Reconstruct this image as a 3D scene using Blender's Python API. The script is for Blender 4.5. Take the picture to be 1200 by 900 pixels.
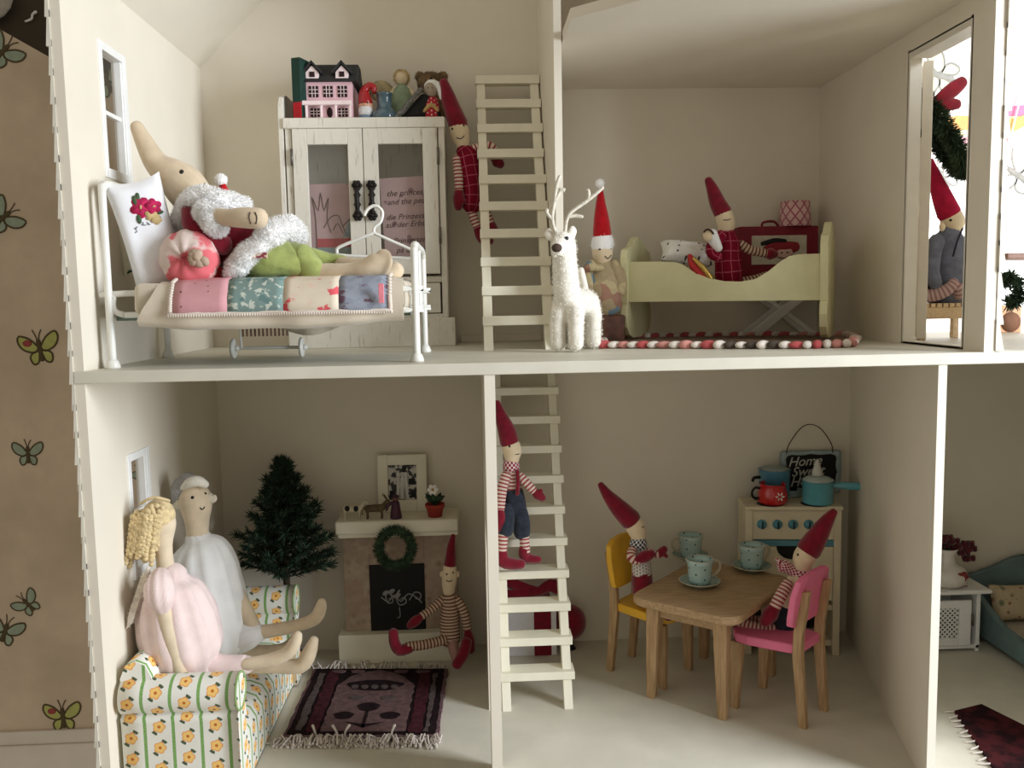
import bpy, bmesh, math, random
from mathutils import Vector, Matrix, noise
from mathutils.bvhtree import BVHTree
R = random.Random(7)
pi = math.pi
S = .01                      # everything below is measured in centimetres
for o in list(bpy.data.objects): bpy.data.objects.remove(o)
scn = bpy.context.scene
COL = scn.collection

# ---------------------------------------------------------------- camera
FPX = 1018.78; YAW, TILT, ROLL = .0449, .0989, -.0182
CAM = Vector((33.2262, -75.7566, 5.6159))
cF = Vector((math.sin(YAW)*math.cos(TILT), math.cos(YAW)*math.cos(TILT), -math.sin(TILT)))
cR = Vector((math.cos(YAW), -math.sin(YAW), 0)); cU = cR.cross(cF)
cR, cU = cR*math.cos(ROLL)+cU*math.sin(ROLL), -cR*math.sin(ROLL)+cU*math.cos(ROLL)
cd = bpy.data.cameras.new('camera'); cam = bpy.data.objects.new('camera', cd); COL.objects.link(cam)
cd.sensor_width = 36; cd.sensor_fit = 'HORIZONTAL'; cd.lens = 36*FPX/1200; cd.clip_start = .02; cd.clip_end = 50
cam.matrix_world = Matrix(((cR.x, cU.x, -cF.x, CAM.x*S), (cR.y, cU.y, -cF.y, CAM.y*S), (cR.z, cU.z, -cF.z, CAM.z*S), (0, 0, 0, 1)))
scn.camera = cam
def ray(px, py): return cF+cR*((px-600)/FPX)-cU*((py-450)/FPX)
def P(px, py, Y):            # survey point: where the sight line through a photo point meets depth Y
    v = ray(px, py); return CAM+v*((Y-CAM.y)/v.y)
def Q(px, py, Z):
    v = ray(px, py); return CAM+v*((Z-CAM.z)/v.z)
def sc(Y): return (Y-CAM.y)/FPX

# ---------------------------------------------------------------- world, light, exposure
w = bpy.data.worlds.new('world'); scn.world = w; w.use_nodes = True
w.node_tree.nodes['Background'].inputs[0].default_value = (1.0, .90, .76, 1)
w.node_tree.nodes['Background'].inputs[1].default_value = .40
def area(name, loc, tgt, sx, sy, power, col):
    l = bpy.data.lights.new(name, 'AREA'); l.shape = 'RECTANGLE'; l.size = sx*S; l.size_y = sy*S; l.energy = power; l.color = col
    o = bpy.data.objects.new(name, l); COL.objects.link(o); o.location = Vector(loc)*S
    o.rotation_euler = (Vector(tgt)-Vector(loc)).to_track_quat('-Z', 'Y').to_euler(); return o
area('room_window_light', (165, -60, 24), (30, 20, -6), 50, 110, 39, (.86, .92, 1))
scn.view_settings.view_transform = 'Standard'; scn.view_settings.look = 'None'
scn.view_settings.exposure = 0.0; scn.view_settings.gamma = 1; scn.view_settings.use_curve_mapping = False

# ---------------------------------------------------------------- materials
def lin(c):
    return tuple(((x/255)/12.92 if x/255 <= .04045 else ((x/255+.055)/1.055)**2.4) for x in c)+(1,)
class E:
    def __init__(s, g, k): s.g = g; s.k = k
    def __add__(s, o): return s.g.m('ADD', s, o)
    def __sub__(s, o): return s.g.m('SUBTRACT', s, o)
    def __rsub__(s, o): return s.g.m('SUBTRACT', o, s)
    def __mul__(s, o): return s.g.m('MULTIPLY', s, o)
    def __truediv__(s, o): return s.g.m('DIVIDE', s, o)
    __radd__ = __add__; __rmul__ = __mul__
class G:
    def __init__(s, nt): s.nt = nt; s._uv = s._ob = None
    def put(s, inp, v):
        if isinstance(v, E): s.nt.links.new(v.k, inp)
        else: inp.default_value = v
    def m(s, op, a, b=None, c=None, clamp=False):
        n = s.nt.nodes.new('ShaderNodeMath'); n.operation = op; n.use_clamp = clamp
        s.put(n.inputs[0], a)
        if b is not None: s.put(n.inputs[1], b)
        if c is not None: s.put(n.inputs[2], c)
        return E(s, n.outputs[0])
    def uv(s):
        if s._uv is None:
            n = s.nt.nodes.new('ShaderNodeUVMap'); n.uv_map = 'UVMap'; q = s.nt.nodes.new('ShaderNodeSeparateXYZ')
            s.nt.links.new(n.outputs[0], q.inputs[0]); s._uv = (E(s, q.outputs[0]), E(s, q.outputs[1]), E(s, n.outputs[0]))
        return s._uv
    def ob(s):
        if s._ob is None:
            n = s.nt.nodes.new('ShaderNodeTexCoord'); q = s.nt.nodes.new('ShaderNodeVectorMath'); q.operation = 'SCALE'
            s.nt.links.new(n.outputs['Object'], q.inputs[0]); q.inputs['Scale'].default_value = 100; s._ob = E(s, q.outputs[0])
        return s._ob
    def sep(s, v):
        q = s.nt.nodes.new('ShaderNodeSeparateXYZ'); s.put(q.inputs[0], v); return [E(s, q.outputs[i]) for i in range(3)]
    def stretch(s, v, k):
        q = s.nt.nodes.new('ShaderNodeVectorMath'); q.operation = 'MULTIPLY'; s.put(q.inputs[0], v); q.inputs[1].default_value = k; return E(s, q.outputs[0])
    def noise(s, sc_, vec=None, det=3):
        n = s.nt.nodes.new('ShaderNodeTexNoise'); s.put(n.inputs['Vector'], vec or s.ob()); n.inputs['Scale'].default_value = sc_; n.inputs['Detail'].default_value = det
        return E(s, n.outputs['Fac'])
    def vor(s, sc_, vec=None, out='Distance'):
        n = s.nt.nodes.new('ShaderNodeTexVoronoi'); s.put(n.inputs['Vector'], vec or s.ob()); n.inputs['Scale'].default_value = sc_
        return E(s, n.outputs[out])
    def step(s, x, a, b):     # 0 below a, 1 above b
        n = s.nt.nodes.new('ShaderNodeMapRange'); s.put(n.inputs[0], x)
        n.inputs[1].default_value = a; n.inputs[2].default_value = b; return E(s, n.outputs[0])
    def mix(s, f, a, b):
        n = s.nt.nodes.new('ShaderNodeMix'); n.data_type = 'RGBA'; s.put(n.inputs[0], f)
        for i, v in ((6, a), (7, b)):
            if isinstance(v, E): s.put(n.inputs[i], v)
            else: n.inputs[i].default_value = lin(v)
        return E(s, n.outputs[2])
MATS = {}
def mat(name, col, rough=.85, var=.06, vs=1.2, bump=.15, bs=18, spec=.3, sheen=0, metal=0, sub=0, coat=0, emit=0, alpha=1, trans=0, bfn=None):
    if name in MATS: return MATS[name]
    m = bpy.data.materials.new(name); m.use_nodes = True; nt = m.node_tree; g = G(nt); b = nt.nodes['Principled BSDF']
    c = col(g) if callable(col) else col
    base = c
    if var:
        n = g.noise(vs, det=4)
        f = g.step(n, .3, .7)
        if not isinstance(c, E):
            d = tuple(max(0, x*(1-var*1.6)) for x in c); base = g.mix(f, c, d)
        else:
            q = nt.nodes.new('ShaderNodeMix'); q.data_type = 'RGBA'; q.blend_type = 'MULTIPLY'; q.inputs[0].default_value = 1
            g.put(q.inputs[6], c); v = g.m('MULTIPLY_ADD', f, -var*1.6, 1)
            cc = nt.nodes.new('ShaderNodeCombineColor'); [g.put(cc.inputs[i], v) for i in range(3)]
            nt.links.new(cc.outputs[0], q.inputs[7]); base = E(g, q.outputs[2])
    if isinstance(base, E): nt.links.new(base.k, b.inputs['Base Color'])
    else: b.inputs['Base Color'].default_value = lin(base)
    b.inputs['Roughness'].default_value = rough; b.inputs['Specular IOR Level'].default_value = spec; b.inputs['Metallic'].default_value = metal
    if sheen: b.inputs['Sheen Weight'].default_value = sheen
    if coat: b.inputs['Coat Weight'].default_value = coat; b.inputs['Coat Roughness'].default_value = .08
    if sub: b.inputs['Subsurface Weight'].default_value = sub; b.inputs['Subsurface Scale'].default_value = .003
    if trans: b.inputs['Transmission Weight'].default_value = trans
    if alpha < 1: b.inputs['Alpha'].default_value = alpha
    if emit:
        if isinstance(base, E): nt.links.new(base.k, b.inputs['Emission Color'])
        else: b.inputs['Emission Color'].default_value = lin(base)
        b.inputs['Emission Strength'].default_value = emit
    if bump:
        bn = nt.nodes.new('ShaderNodeBump'); bn.inputs['Strength'].default_value = bump; bn.inputs['Distance'].default_value = .0006
        h = bfn(g) if bfn else g.noise(bs, det=4)
        nt.links.new(h.k, bn.inputs['Height']); nt.links.new(bn.outputs[0], b.inputs['Normal'])
    MATS[name] = m; return m
def weave(g):
    u, v, _ = g.uv(); return g.m('SINE', u*70)+g.m('SINE', v*70)+g.noise(14)*1.5
def cell(g, u, pu, v, pv, stag=0):
    a = u/pu; i = g.m('FLOOR', a); b = v/pv
    if stag: b = b+g.m('FLOORED_MODULO', i, 2.0)*stag
    return (g.m('FRACT', a)-.5)*pu, (g.m('FRACT', b)-.5)*pv
def f_stripe(c1, c2, per, duty=.45, ax=1):
    def fn(g):
        u = g.uv()[ax]; return g.mix(g.step(g.m('ABSOLUTE', g.m('FRACT', u/per)-.5), duty/2-.04, duty/2+.04), c2, c1)
    return fn
def f_plaid(c, l, pu, pv, wd=.05):
    def fn(g):
        u, v, _ = g.uv(); x, y = cell(g, u, pu, v, pv)
        a = g.m('MINIMUM', g.m('ABSOLUTE', x), g.m('ABSOLUTE', y)); return g.mix(g.step(a, wd*.6, wd*1.4), l, c)
    return fn
def f_dots(c, d, p, r, stag=.5):
    def fn(g):
        u, v, _ = g.uv(); x, y = cell(g, u, p, v, p, stag)
        q = g.m('SQRT', x*x+y*y); return g.mix(g.step(q, r*.8, r*1.2), d, c)
    return fn
def f_check(c1, c2, p):
    def fn(g):
        u, v, _ = g.uv(); a = g.m('FLOORED_MODULO', g.m('FLOOR', u/p)+g.m('FLOOR', v/p), 2.0); return g.mix(a, c1, c2)
    return fn
def f_trellis(c1, c2, p):
    def fn(g):
        u, v, _ = g.uv()
        a = g.m('ABSOLUTE', g.m('SINE', (u+v*.8)*(pi/p))); b = g.m('ABSOLUTE', g.m('SINE', (u-v*.8)*(pi/p)))
        return g.mix(g.step(g.m('MINIMUM', a, b), .22, .38), c2, c1)
    return fn
def f_spots(c, d, s, lo=.12, hi=.2, e=None):     # irregular small print
    def fn(g):
        a = g.vor(s, g.uv()[2]); r = g.mix(g.step(a, lo, hi), d, c)
        if e: r = g.mix(g.step(g.vor(s*.55, g.stretch(g.uv()[2], (1.1, .9, 1))), lo, hi), e, r)
        return r
    return fn
def f_blossom(c, d, e, s, th=.56):
    def fn(g):
        u = g.uv()[2]; r = g.mix(g.step(g.noise(s, u, 4), th, th+.03), c, d)
        return g.mix(g.step(g.noise(s*.6, g.stretch(u, (1, 1.3, 1)), 3), .60, .63), r, e)
    return fn
def f_patch(cols, s):
    def fn(g):
        n = g.nt.nodes.new('ShaderNodeTexVoronoi'); g.put(n.inputs['Vector'], g.ob()); n.inputs['Scale'].default_value = s
        q = g.sep(E(g, n.outputs['Color'])); r = g.mix(g.step(q[0], .33, .34), cols[0], cols[1]); r = g.mix(g.step(q[0], .6, .61), r, cols[2])
        return g.mix(g.step(q[1], .7, .71), r, cols[3])
    return fn
def f_sofa(g):
    u, v, _ = g.uv(); p = 2.55
    x, y = cell(g, u, p, v, 2.0, .5)
    a = g.m('ARCTAN2', y, x); r = g.m('SQRT', x*x+y*y)
    rr = r/(g.m('ABSOLUTE', g.m('COSINE', a*2.5))*.22+.80)
    leaf = g.m('MULTIPLY', g.step(r, .55, .6), 1-g.step(r, .82, .88)); leaf = leaf*g.step(g.m('COSINE', a*2-1.9), .72, .82)
    c = g.mix(leaf, (236, 235, 224), (78, 92, 62))
    c = g.mix(g.step(rr, .56, .60), (246, 190, 104), c)
    c = g.mix(g.step(rr, .46, .53), (250, 205, 120), g.mix(g.step(rr, .56, .60), (232, 152, 84), c))
    c = g.mix(g.step(r, .12, .17), (198, 110, 40), c)
    gs = g.m('ABSOLUTE', x)
    return g.mix(g.step(gs, p/2-.17, p/2-.13), c, g.mix(g.step(g.noise(9, g.uv()[2]), .5, .56), (138, 180, 104), (104, 150, 80)))
def f_wood(c1, c2, s=1.0, ax=(6, .5, 6)):
    def fn(g):
        n = g.noise(s, g.stretch(g.ob(), ax), 5); return g.mix(g.step(n, .35, .65), c1, c2)
    return fn
CREAM = mat('cream_paint', (228, 220, 203), .75, .015, .15, .05, 12, .25)
CREAMT = mat('cream_trim_paint', (238, 233, 212), .6, .02, .4, .08, 10, .35)
FLOORP = mat('floor_paint', (214, 209, 192), .5, .03, .25, .05, 10, .4)
WHITE = mat('white_gloss_paint', (240, 240, 236), .4, .02, .5, .05, 9, .45)
METAL = mat('white_enamelled_wire', (232, 231, 222), .35, .02, 1, 0, 1, .5)
SHABBY = mat('distressed_white_wood', lambda g: g.mix(g.step(g.noise(1.1, g.stretch(g.ob(), (3.5, 3.5, .35)), 6), .60, .74), (228, 223, 210), (182, 170, 150)), .65, .03, 1, .25, 6, .3)
SKIN = mat('beige_linen', (216, 196, 166), .95, .05, .8, .3, 22, .1, .3)
PALE = mat('pale_cotton_skin', (232, 212, 178), .95, .04, .8, .25, 22, .1, .3)
RED = mat('dark_red_felt', (132, 22, 42), .95, .12, 1.5, .5, 20, .1, .4)
CRIM = mat('bright_red_felt', (190, 14, 28), .95, .08, 1.5, .4, 20, .1, .4)
STR = mat('red_white_stripe_knit', f_stripe((226, 206, 190), (158, 62, 70), .42, .42), .95, .05, 1, .3, 20, .1, bfn=weave)
STRB = mat('beige_grey_stripe_knit', f_stripe((206, 182, 156), (110, 66, 62), .42, .42), .95, .05, 1, .3, 20, .1, bfn=weave)
PLAID = mat('red_plaid_cloth', f_plaid((128, 20, 44), (182, 92, 106), 1.15, 1.15, .045), .95, .06, 1, .3, 20, .1, bfn=weave)
DENIM = mat('dark_denim', (52, 58, 70), .95, .15, 2, .4, 20, .1, .2)
BLACK = mat('black_paint', (22, 20, 20), .6, .1, 1, .05, 10, .3)
EYE = mat('black_thread', (26, 20, 20), .5, 0, 1, 0, 1, .4)
GLASS = mat('window_glass', (150, 144, 130), .05, 0, 1, 0, 1, .3, alpha=.08)
WOODT = mat('oiled_table_wood', f_wood((186, 156, 118), (160, 130, 94), 1.0, (.4, 4, 4)), .5, .03, 1, .04, 30, .35)
WOODL = mat('oiled_leg_wood', f_wood((190, 158, 118), (164, 132, 94), 1.0, (4, 4, .35)), .5, .03, 1, .04, 30, .35)
FUR = mat('white_fur', (255, 254, 252), .95, .03, 1, .5, 16, .1, .5)
FELT = mat('white_needle_felt', (246, 241, 228), .98, .04, 1, .5, 12, .05, .6)

# ---------------------------------------------------------------- mesh builder
class M:
    def __init__(s): s.v = []; s.f = []; s.uv = []; s.mi = []; s.sm = []; s.cur = 0
    def face(s, idx, uv=None, smooth=True): s.f.append(tuple(idx)); s.uv.append(uv); s.mi.append(s.cur); s.sm.append(smooth)
    def grid(s, rows, uvs=None, closed=False, smooth=True):
        b = len(s.v); n = len(rows[0])
        for r in rows: s.v.extend(Vector(p) for p in r)
        for i in range(len(rows)-1):
            for j in range(n if closed else n-1):
                k = (j+1) % n; u = None
                if uvs: u = (uvs[i][j], uvs[i][j+1], uvs[i+1][j+1], uvs[i+1][j])
                s.face((b+i*n+j, b+i*n+k, b+(i+1)*n+k, b+(i+1)*n+j), u, smooth)
        return b
    def tube(s, pts, n=14, up=None, sub=3, cap=True, flat=1.0, v0=0, twist=0):
        """pts: [(x,y,z,r) or (Vector,r)], smoothed, closed with rounded caps"""
        ps = []
        for p in pts:
            if len(p) == 2: ps.append((Vector(p[0]), p[1]))
            else: ps.append((Vector(p[:3]), p[3]))
        if sub > 1 and len(ps) > 2:
            o = []
            for i in range(len(ps)-1):
                a = ps[max(i-1, 0)]; b = ps[i]; c = ps[i+1]; d = ps[min(i+2, len(ps)-1)]
                for k in range(sub):
                    t = k/sub
                    def cr(A, B, C, D): return .5*((2*B)+(C-A)*t+(2*A-5*B+4*C-D)*t*t+(3*B-A-3*C+D)*t*t*t)
                    o.append((cr(a[0], b[0], c[0], d[0]), max(cr(a[1], b[1], c[1], d[1]), min(b[1], c[1])*.6)))
            o.append(ps[-1]); ps = o
        if cap:
            def capr(e, q):
                d = (e[0]-q[0]).normalized(); r = e[1]
                return [(e[0]+d*r*math.sin(t)*.8, r*math.cos(t)) for t in (pi*.18, pi*.34, pi*.47)]
            ps = capr(ps[0], ps[1])[::-1]+ps+capr(ps[-1], ps[-2])
        rows = []; uvs = []; L = v0; N = None
        for i, (c, r) in enumerate(ps):
            t = (ps[min(i+1, len(ps)-1)][0]-ps[max(i-1, 0)][0])
            if t.length < 1e-9: t = Vector((0, 0, 1))
            t.normalize()
            if N is None:
                N = Vector(up) if up else (Vector((0, 1, 0)) if abs(t.y) < .8 else Vector((0, 0, 1)))
            N = (N-t*N.dot(t)); N = N.normalized() if N.length > 1e-6 else t.orthogonal().normalized(); B = t.cross(N)
            if i: L += (c-ps[i-1][0]).length
            rows.append([c+(N*math.cos(2*pi*j/n)*flat+B*math.sin(2*pi*j/n))*r for j in range(n)])
            rr = max(q[1] for q in ps); uvs.append([(2*pi*rr*j/n, L) for j in range(n+1)])
        b = s.grid(rows, uvs, True)
        s.face([b+j for j in range(n)][::-1]); e = b+(len(rows)-1)*n; s.face([e+j for j in range(n)])
        return s
    def ball(s, c, r, n=14, m=9, rot=None):
        c = Vector(c); r = (r, r, r) if not hasattr(r, '__len__') else r
        rows = []; uvs = []
        for i in range(m+1):
            a = pi*(i/m*.996+.002)-pi/2
            row = [Vector((math.cos(a)*math.cos(2*pi*j/n)*r[0], math.cos(a)*math.sin(2*pi*j/n)*r[1], math.sin(a)*r[2])) for j in range(n)]
            if rot: row = [rot @ p for p in row]
            rows.append([c+p for p in row]); uvs.append([(2*pi*r[0]*j/n, a*r[2]) for j in range(n+1)])
        s.grid(rows, uvs, True); return s
    def lathe(s, prof, c=(0, 0, 0), n=24, rot=None, a0=0, a1=2*pi):
        c = Vector(c); rows = []; uvs = []; L = 0; rm = max(p[0] for p in prof); full = abs(a1-a0-2*pi) < 1e-6
        for i, (r, z) in enumerate(prof):
            if i: L += math.hypot(r-prof[i-1][0], z-prof[i-1][1])
            k = n if full else n+1
            row = [Vector((r*math.cos(a0+(a1-a0)*j/n), r*math.sin(a0+(a1-a0)*j/n), z)) for j in range(k)]
            if rot: row = [rot @ p for p in row]
            rows.append([c+p for p in row]); uvs.append([((a1-a0)*rm*j/n, L) for j in range(n+1)])
        s.grid(rows, uvs, full); return s
    def bm(s, b, T=None, smooth=False):
        k = len(s.v); b.verts.ensure_lookup_table()
        for i, v in enumerate(b.verts): v.index = i; s.v.append((T @ v.co) if T else v.co.copy())
        for f in b.faces: s.face([k+v.index for v in f.verts], None, smooth)
        b.free(); return s
    def box(s, x0, y0, z0, x1, y1, z1, bev=0, T=None, seg=1):
        b = bmesh.new(); bmesh.ops.create_cube(b, size=1)
        for v in b.verts: v.co = Vector(((x0+x1)/2+v.co.x*(x1-x0), (y0+y1)/2+v.co.y*(y1-y0), (z0+z1)/2+v.co.z*(z1-z0)))
        if bev: bmesh.ops.bevel(b, geom=b.edges[:], offset=bev, segments=seg, profile=.5, affect='EDGES')
        return s.bm(b, T, seg > 2)
    def beam(s, a, b_, w, h, bev=0, up=(0, 0, 1)):
        a = Vector(a); b_ = Vector(b_); t = (b_-a); L = t.length; t.normalize(); x = t.cross(Vector(up))
        x = x.normalized() if x.length > 1e-6 else t.orthogonal().normalized(); z = x.cross(t)
        T = Matrix(((t.x, x.x, z.x, a.x), (t.y, x.y, z.y, a.y), (t.z, x.z, z.z, a.z), (0, 0, 0, 1)))
        return s.box(0, -w/2, -h/2, L, w/2, h/2, bev, T)
    def prism(s, out, d0, d1, plane='xz', bev=0, T=None, smooth=False):
        b = bmesh.new()
        def mk(p, d): return {'xz': (p[0], d, p[1]), 'xy': (p[0], p[1], d), 'yz': (d, p[0], p[1])}[plane]
        vs = [b.verts.new(mk(p, d0)) for p in out]; f = b.faces.new(vs)
        e = bmesh.ops.extrude_face_region(b, geom=[f]); off = Vector(mk((0, 0), d1-d0))
        bmesh.ops.translate(b, verts=[v for v in e['geom'] if isinstance(v, bmesh.types.BMVert)], vec=off)
        bmesh.ops.recalc_face_normals(b, faces=b.faces[:])
        if bev:
            es = [e for e in b.edges if e.calc_face_angle(0) > .9]
            bmesh.ops.bevel(b, geom=es, offset=bev, segments=1, affect='EDGES')
        return s.bm(b, T, smooth)
    def extr(s, prof, ax, d0, d1, v0=0, steps=1, cap=True):
        """profile of (a,z) swept along x or y, uv = (distance along sweep, arc length)"""
        rows = []; uvs = []; L = v0
        for i, p in enumerate(prof):
            if i: L += math.hypot(p[0]-prof[i-1][0], p[1]-prof[i-1][1])
            r = []; u = []
            for k in range(steps+1):
                d = d0+(d1-d0)*k/steps; r.append((d, p[0], p[1]) if ax == 'x' else (p[0], d, p[1])); u.append((d, L))
            rows.append(r); uvs.append(u)
        b = s.grid(rows, uvs)
        if cap:
            n = steps+1
            for k in (0, steps):
                vs = [b+i*n+k for i in range(len(prof))]; s.face(vs, [(p[0], p[1]) for p in prof], False)
        return s
    def cone(s, a, b_, r, n=3):
        a = Vector(a); b_ = Vector(b_); t = (b_-a).normalized(); x = t.orthogonal().normalized(); y = t.cross(x); k = len(s.v)
        s.v.extend([a+(x*math.cos(2*pi*j/n)+y*math.sin(2*pi*j/n))*r for j in range(n)]+[b_])
        for j in range(n): s.face((k+j, k+(j+1) % n, k+n), None, True)
        return s
    def blade(s, a, b_, w, n=None):
        a = Vector(a); b_ = Vector(b_); t = (b_-a); x = t.cross(Vector(n) if n else Vector((R.uniform(-1, 1), R.uniform(-1, 1), R.uniform(-1, 1))))
        x = x.normalized()*w/2 if x.length > 1e-6 else Vector((w/2, 0, 0)); k = len(s.v)
        s.v.extend([a-x, a+x, a+t*.6+x*.9, b_, a+t*.6-x*.9]); s.face((k, k+1, k+2, k+3, k+4), None, True); return s
    def fuzz(s, n, ln, w=.05, droop=0, jit=.6):
        tris = []; W = []
        for f in s.f:
            for i in range(1, len(f)-1):
                a, b, c = s.v[f[0]], s.v[f[i]], s.v[f[i+1]]; ar = (b-a).cross(c-a); tris.append((a, b, c, ar)); W.append(ar.length)
        for a, b, c, ar in R.choices(tris, W, k=n):
            if ar.length < 1e-9: continue
            p, q = R.random(), R.random()
            if p+q > 1: p, q = 1-p, 1-q
            o = a+(b-a)*p+(c-a)*q; d = ar.normalized()+Vector((R.uniform(-jit, jit), R.uniform(-jit, jit), R.uniform(-jit, jit)-droop))
            s.blade(o, o+d.normalized()*ln*R.uniform(.5, 1.2), w)
        return s
    def hit(s, px, py):
        t = BVHTree.FromPolygons([tuple(v) for v in s.v], s.f); r = t.ray_cast(CAM, ray(px, py).normalized())
        if r[0] is None:
            r = t.find_nearest(P(px, py, sum(v.y for v in s.v)/len(s.v)))
        n = r[1]
        if n.dot(ray(px, py)) > 0: n = -n
        return r[0], n
    def build(s, name, mats, parent=None, mods=None, uvs=1.0):
        me = bpy.data.meshes.new(name); T = XF[-1]
        org = ORG.get(parent.name, Vector()) if parent else Vector()
        if parent is None and s.v and not KEEP[0]:
            vs = [T @ v for v in s.v]; org = Vector(((min(v.x for v in vs)+max(v.x for v in vs))/2, (min(v.y for v in vs)+max(v.y for v in vs))/2, min(v.z for v in vs)))
        me.from_pydata([((T @ v)-org)*S for v in s.v], [], s.f)
        if not isinstance(mats, (list, tuple)): mats = [mats]
        for m in mats: me.materials.append(m)
        uvl = me.uv_layers.new(name='UVMap'); li = 0; data = [0.0]*(2*len(me.loops))
        for fi, f in enumerate(s.f):
            u = s.uv[fi]
            if u is None:
                a = s.v[f[0]]; nn = Vector()
                for i in range(1, len(f)-1): nn += (s.v[f[i]]-a).cross(s.v[f[i+1]]-a)
                ax = max(range(3), key=lambda q: abs(nn[q]))
                u = [((s.v[i].y, s.v[i].z), (s.v[i].x, s.v[i].z), (s.v[i].x, s.v[i].y))[ax] for i in f]
            for k in range(len(f)): data[2*(li+k)] = u[k][0]; data[2*(li+k)+1] = u[k][1]
            li += len(f)
        uvl.data.foreach_set('uv', data)
        me.polygons.foreach_set('material_index', s.mi); me.polygons.foreach_set('use_smooth', s.sm); me.update()
        o = bpy.data.objects.new(name, me); COL.objects.link(o)
        if parent: o.parent = parent; ORG[o.name] = org
        else: o.location = org*S; ORG[o.name] = org
        if mods: mods(o)
        return o
XF = [Matrix.Identity(4)]; ORG = {}; KEEP = [False]
def remesh(vox, it=4):
    def f(o):
        r = o.modifiers.new('r', 'REMESH'); r.mode = 'VOXEL'; r.voxel_size = vox*S; r.use_smooth_shade = True
        q = o.modifiers.new('s', 'SMOOTH'); q.iterations = it; q.factor = .5
    return f
def tag(o, label=None, cat=None, group=None, kind=None):
    for k, v in (('label', label), ('category', cat), ('group', group), ('kind', kind)):
        if v: o[k] = v
    return o
def thing(name, label, cat, loc, group=None):
    o = bpy.data.objects.new(name, None); COL.objects.link(o); l = XF[-1] @ Vector(loc); o.location = l*S; ORG[o.name] = l
    o.empty_display_size = .02
    return tag(o, label, cat, group)
def struct(name, m, ma, parent=None):
    KEEP[0] = True; o = m.build(name, ma, parent); KEEP[0] = False
    if not parent: o['kind'] = 'structure'
    return o
def N(px, py, Y, r): return (P(px, py, Y), r*sc(Y))
def T_(nodes, **k): return M().tube([N(*n) for n in nodes], **k)
def text(name, body, size, T, m, parent, shear=0, align='CENTER', ext=.02, bold=0):
    c = bpy.data.curves.new(name, 'FONT'); c.body = body; c.size = size; c.extrude = ext; c.shear = shear; c.align_x = align; c.align_y = 'CENTER'; c.offset = bold; c.resolution_u = 3
    o = bpy.data.objects.new('t', c); COL.objects.link(o); dg = bpy.context.evaluated_depsgraph_get(); me = bpy.data.meshes.new_from_object(o.evaluated_get(dg))
    q = M(); q.v = [T @ v.co for v in me.vertices]
    for p in me.polygons: q.face(tuple(p.vertices), None, False)
    bpy.data.objects.remove(o); bpy.data.curves.remove(c); return q.build(name, m, parent)
# ================================================================ THE SETTING
Z1 = -41.0; D = 38.0
def wall_yz(name, x0, x1, y0, y1, z0, z1, holes, ma=CREAM):
    ys = sorted({y0, y1, *[h[0] for h in holes], *[h[1] for h in holes]}); zs = sorted({z0, z1, *[h[2] for h in holes], *[h[3] for h in holes]}); m = M()
    for a, b in zip(ys, ys[1:]):
        for c, d in zip(zs, zs[1:]):
            if any(h[0] <= a and b <= h[1] and h[2] <= c and d <= h[3] for h in holes): continue
            m.box(x0, a, c, x1, b, d)
    return struct(name, m, ma)
W1 = (7.0, 13.3, 17.3, 29.6); W2 = (7.8, 13.3, -21, -8.7)
wl = wall_yz('wall_left', -.85, 0, 0, D, -43, 34.9, [W1, W2])
TRIM = mat('shingle_paint', (226, 221, 205), .7, .05, .5, .1, 8, .3)
sh = []
for r in range(34):
    z = -43+r*2.33
    for c in range(3):
        if any(h[0]-3 < c*4.4+2 < h[1]+2 and h[2]-2.6 < z < h[3] for h in (W1, W2)): continue
        m = M(); zz = z+R.uniform(-.05, .05); y0 = c*4.4+R.uniform(0, .1)-(.15 if c == 0 else 0); t = R.uniform(-.05, .05)
        m.prism([(-.86, zz), (-1.24+t*.6, zz), (-1.22+t*.6, zz+.25), (-1.02, zz+2.9), (-.86, zz+2.9)], y0, y0+4.25, 'xz'); struct('shingle', m, TRIM, wl)
m = M().box(-.3, D, 0, 80, D+.8, 75); m.box(-.3, D, -43, 140, D+.8, 0); struct('wall_back', m, CREAM)
ROOMR = wall_yz('wall_right', 79, 80.0, 0, D, 0, 34, [(3.5, 15, .25, 30)])
for r in range(16):
    z = -.9+r*2.33+1.0
    m = M(); t = R.uniform(-.05, .05)
    m.prism([(80.01, z), (80.7+t, z), (80.68+t, z+.25), (80.2, z+2.8), (80.01, z+2.8)], -.15+R.uniform(-.1, .1), 3.3, 'xz'); struct('shingle', m, TRIM, ROOMR)
# lower right-hand wall runs back at a slight angle
m = M().prism([(74.9, 0), (75.7, 0), (84.7, D), (83.8, D)], Z1, -1, 'xy'); struct('wall_right', m, CREAM)
m = M().box(119, -.7, Z1, 120, D, -1.05); struct('wall_right', m, CREAM)  # unseen side wall, added to keep the window light out of the wing
# unseen panel added to block window light from the doorway and right wing
struct('shade_panel', M().box(87, -1.6, 0, 119, -.7, 34).box(96, -1.6, Z1, 119, -.7, 0), CREAM)
# partitions
m = M().box(42.35, 17, 0, 43.15, D, 32); m.box(42.35, 17, 32, 43.15, D, 60); struct('wall_middle', m, CREAM)
wall_yz('wall_middle', 34.2, 35.15, 0, D, Z1, -1, [(7, 19, Z1, -19)])
# floors
m = M().box(-.85, -.15, -1.05, 126, D, 0, .05); FL = struct('floor', m, FLOORP)
m = M().box(-.85, -1.5, Z1-2.5, 78, D, Z1); m.prism([(78, -1.5), (79.5, -1.5), (86, 5), (140, 5), (140, D), (78, D)], Z1-2.5, Z1, 'xy'); struct('floor', m, FLOORP)
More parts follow.
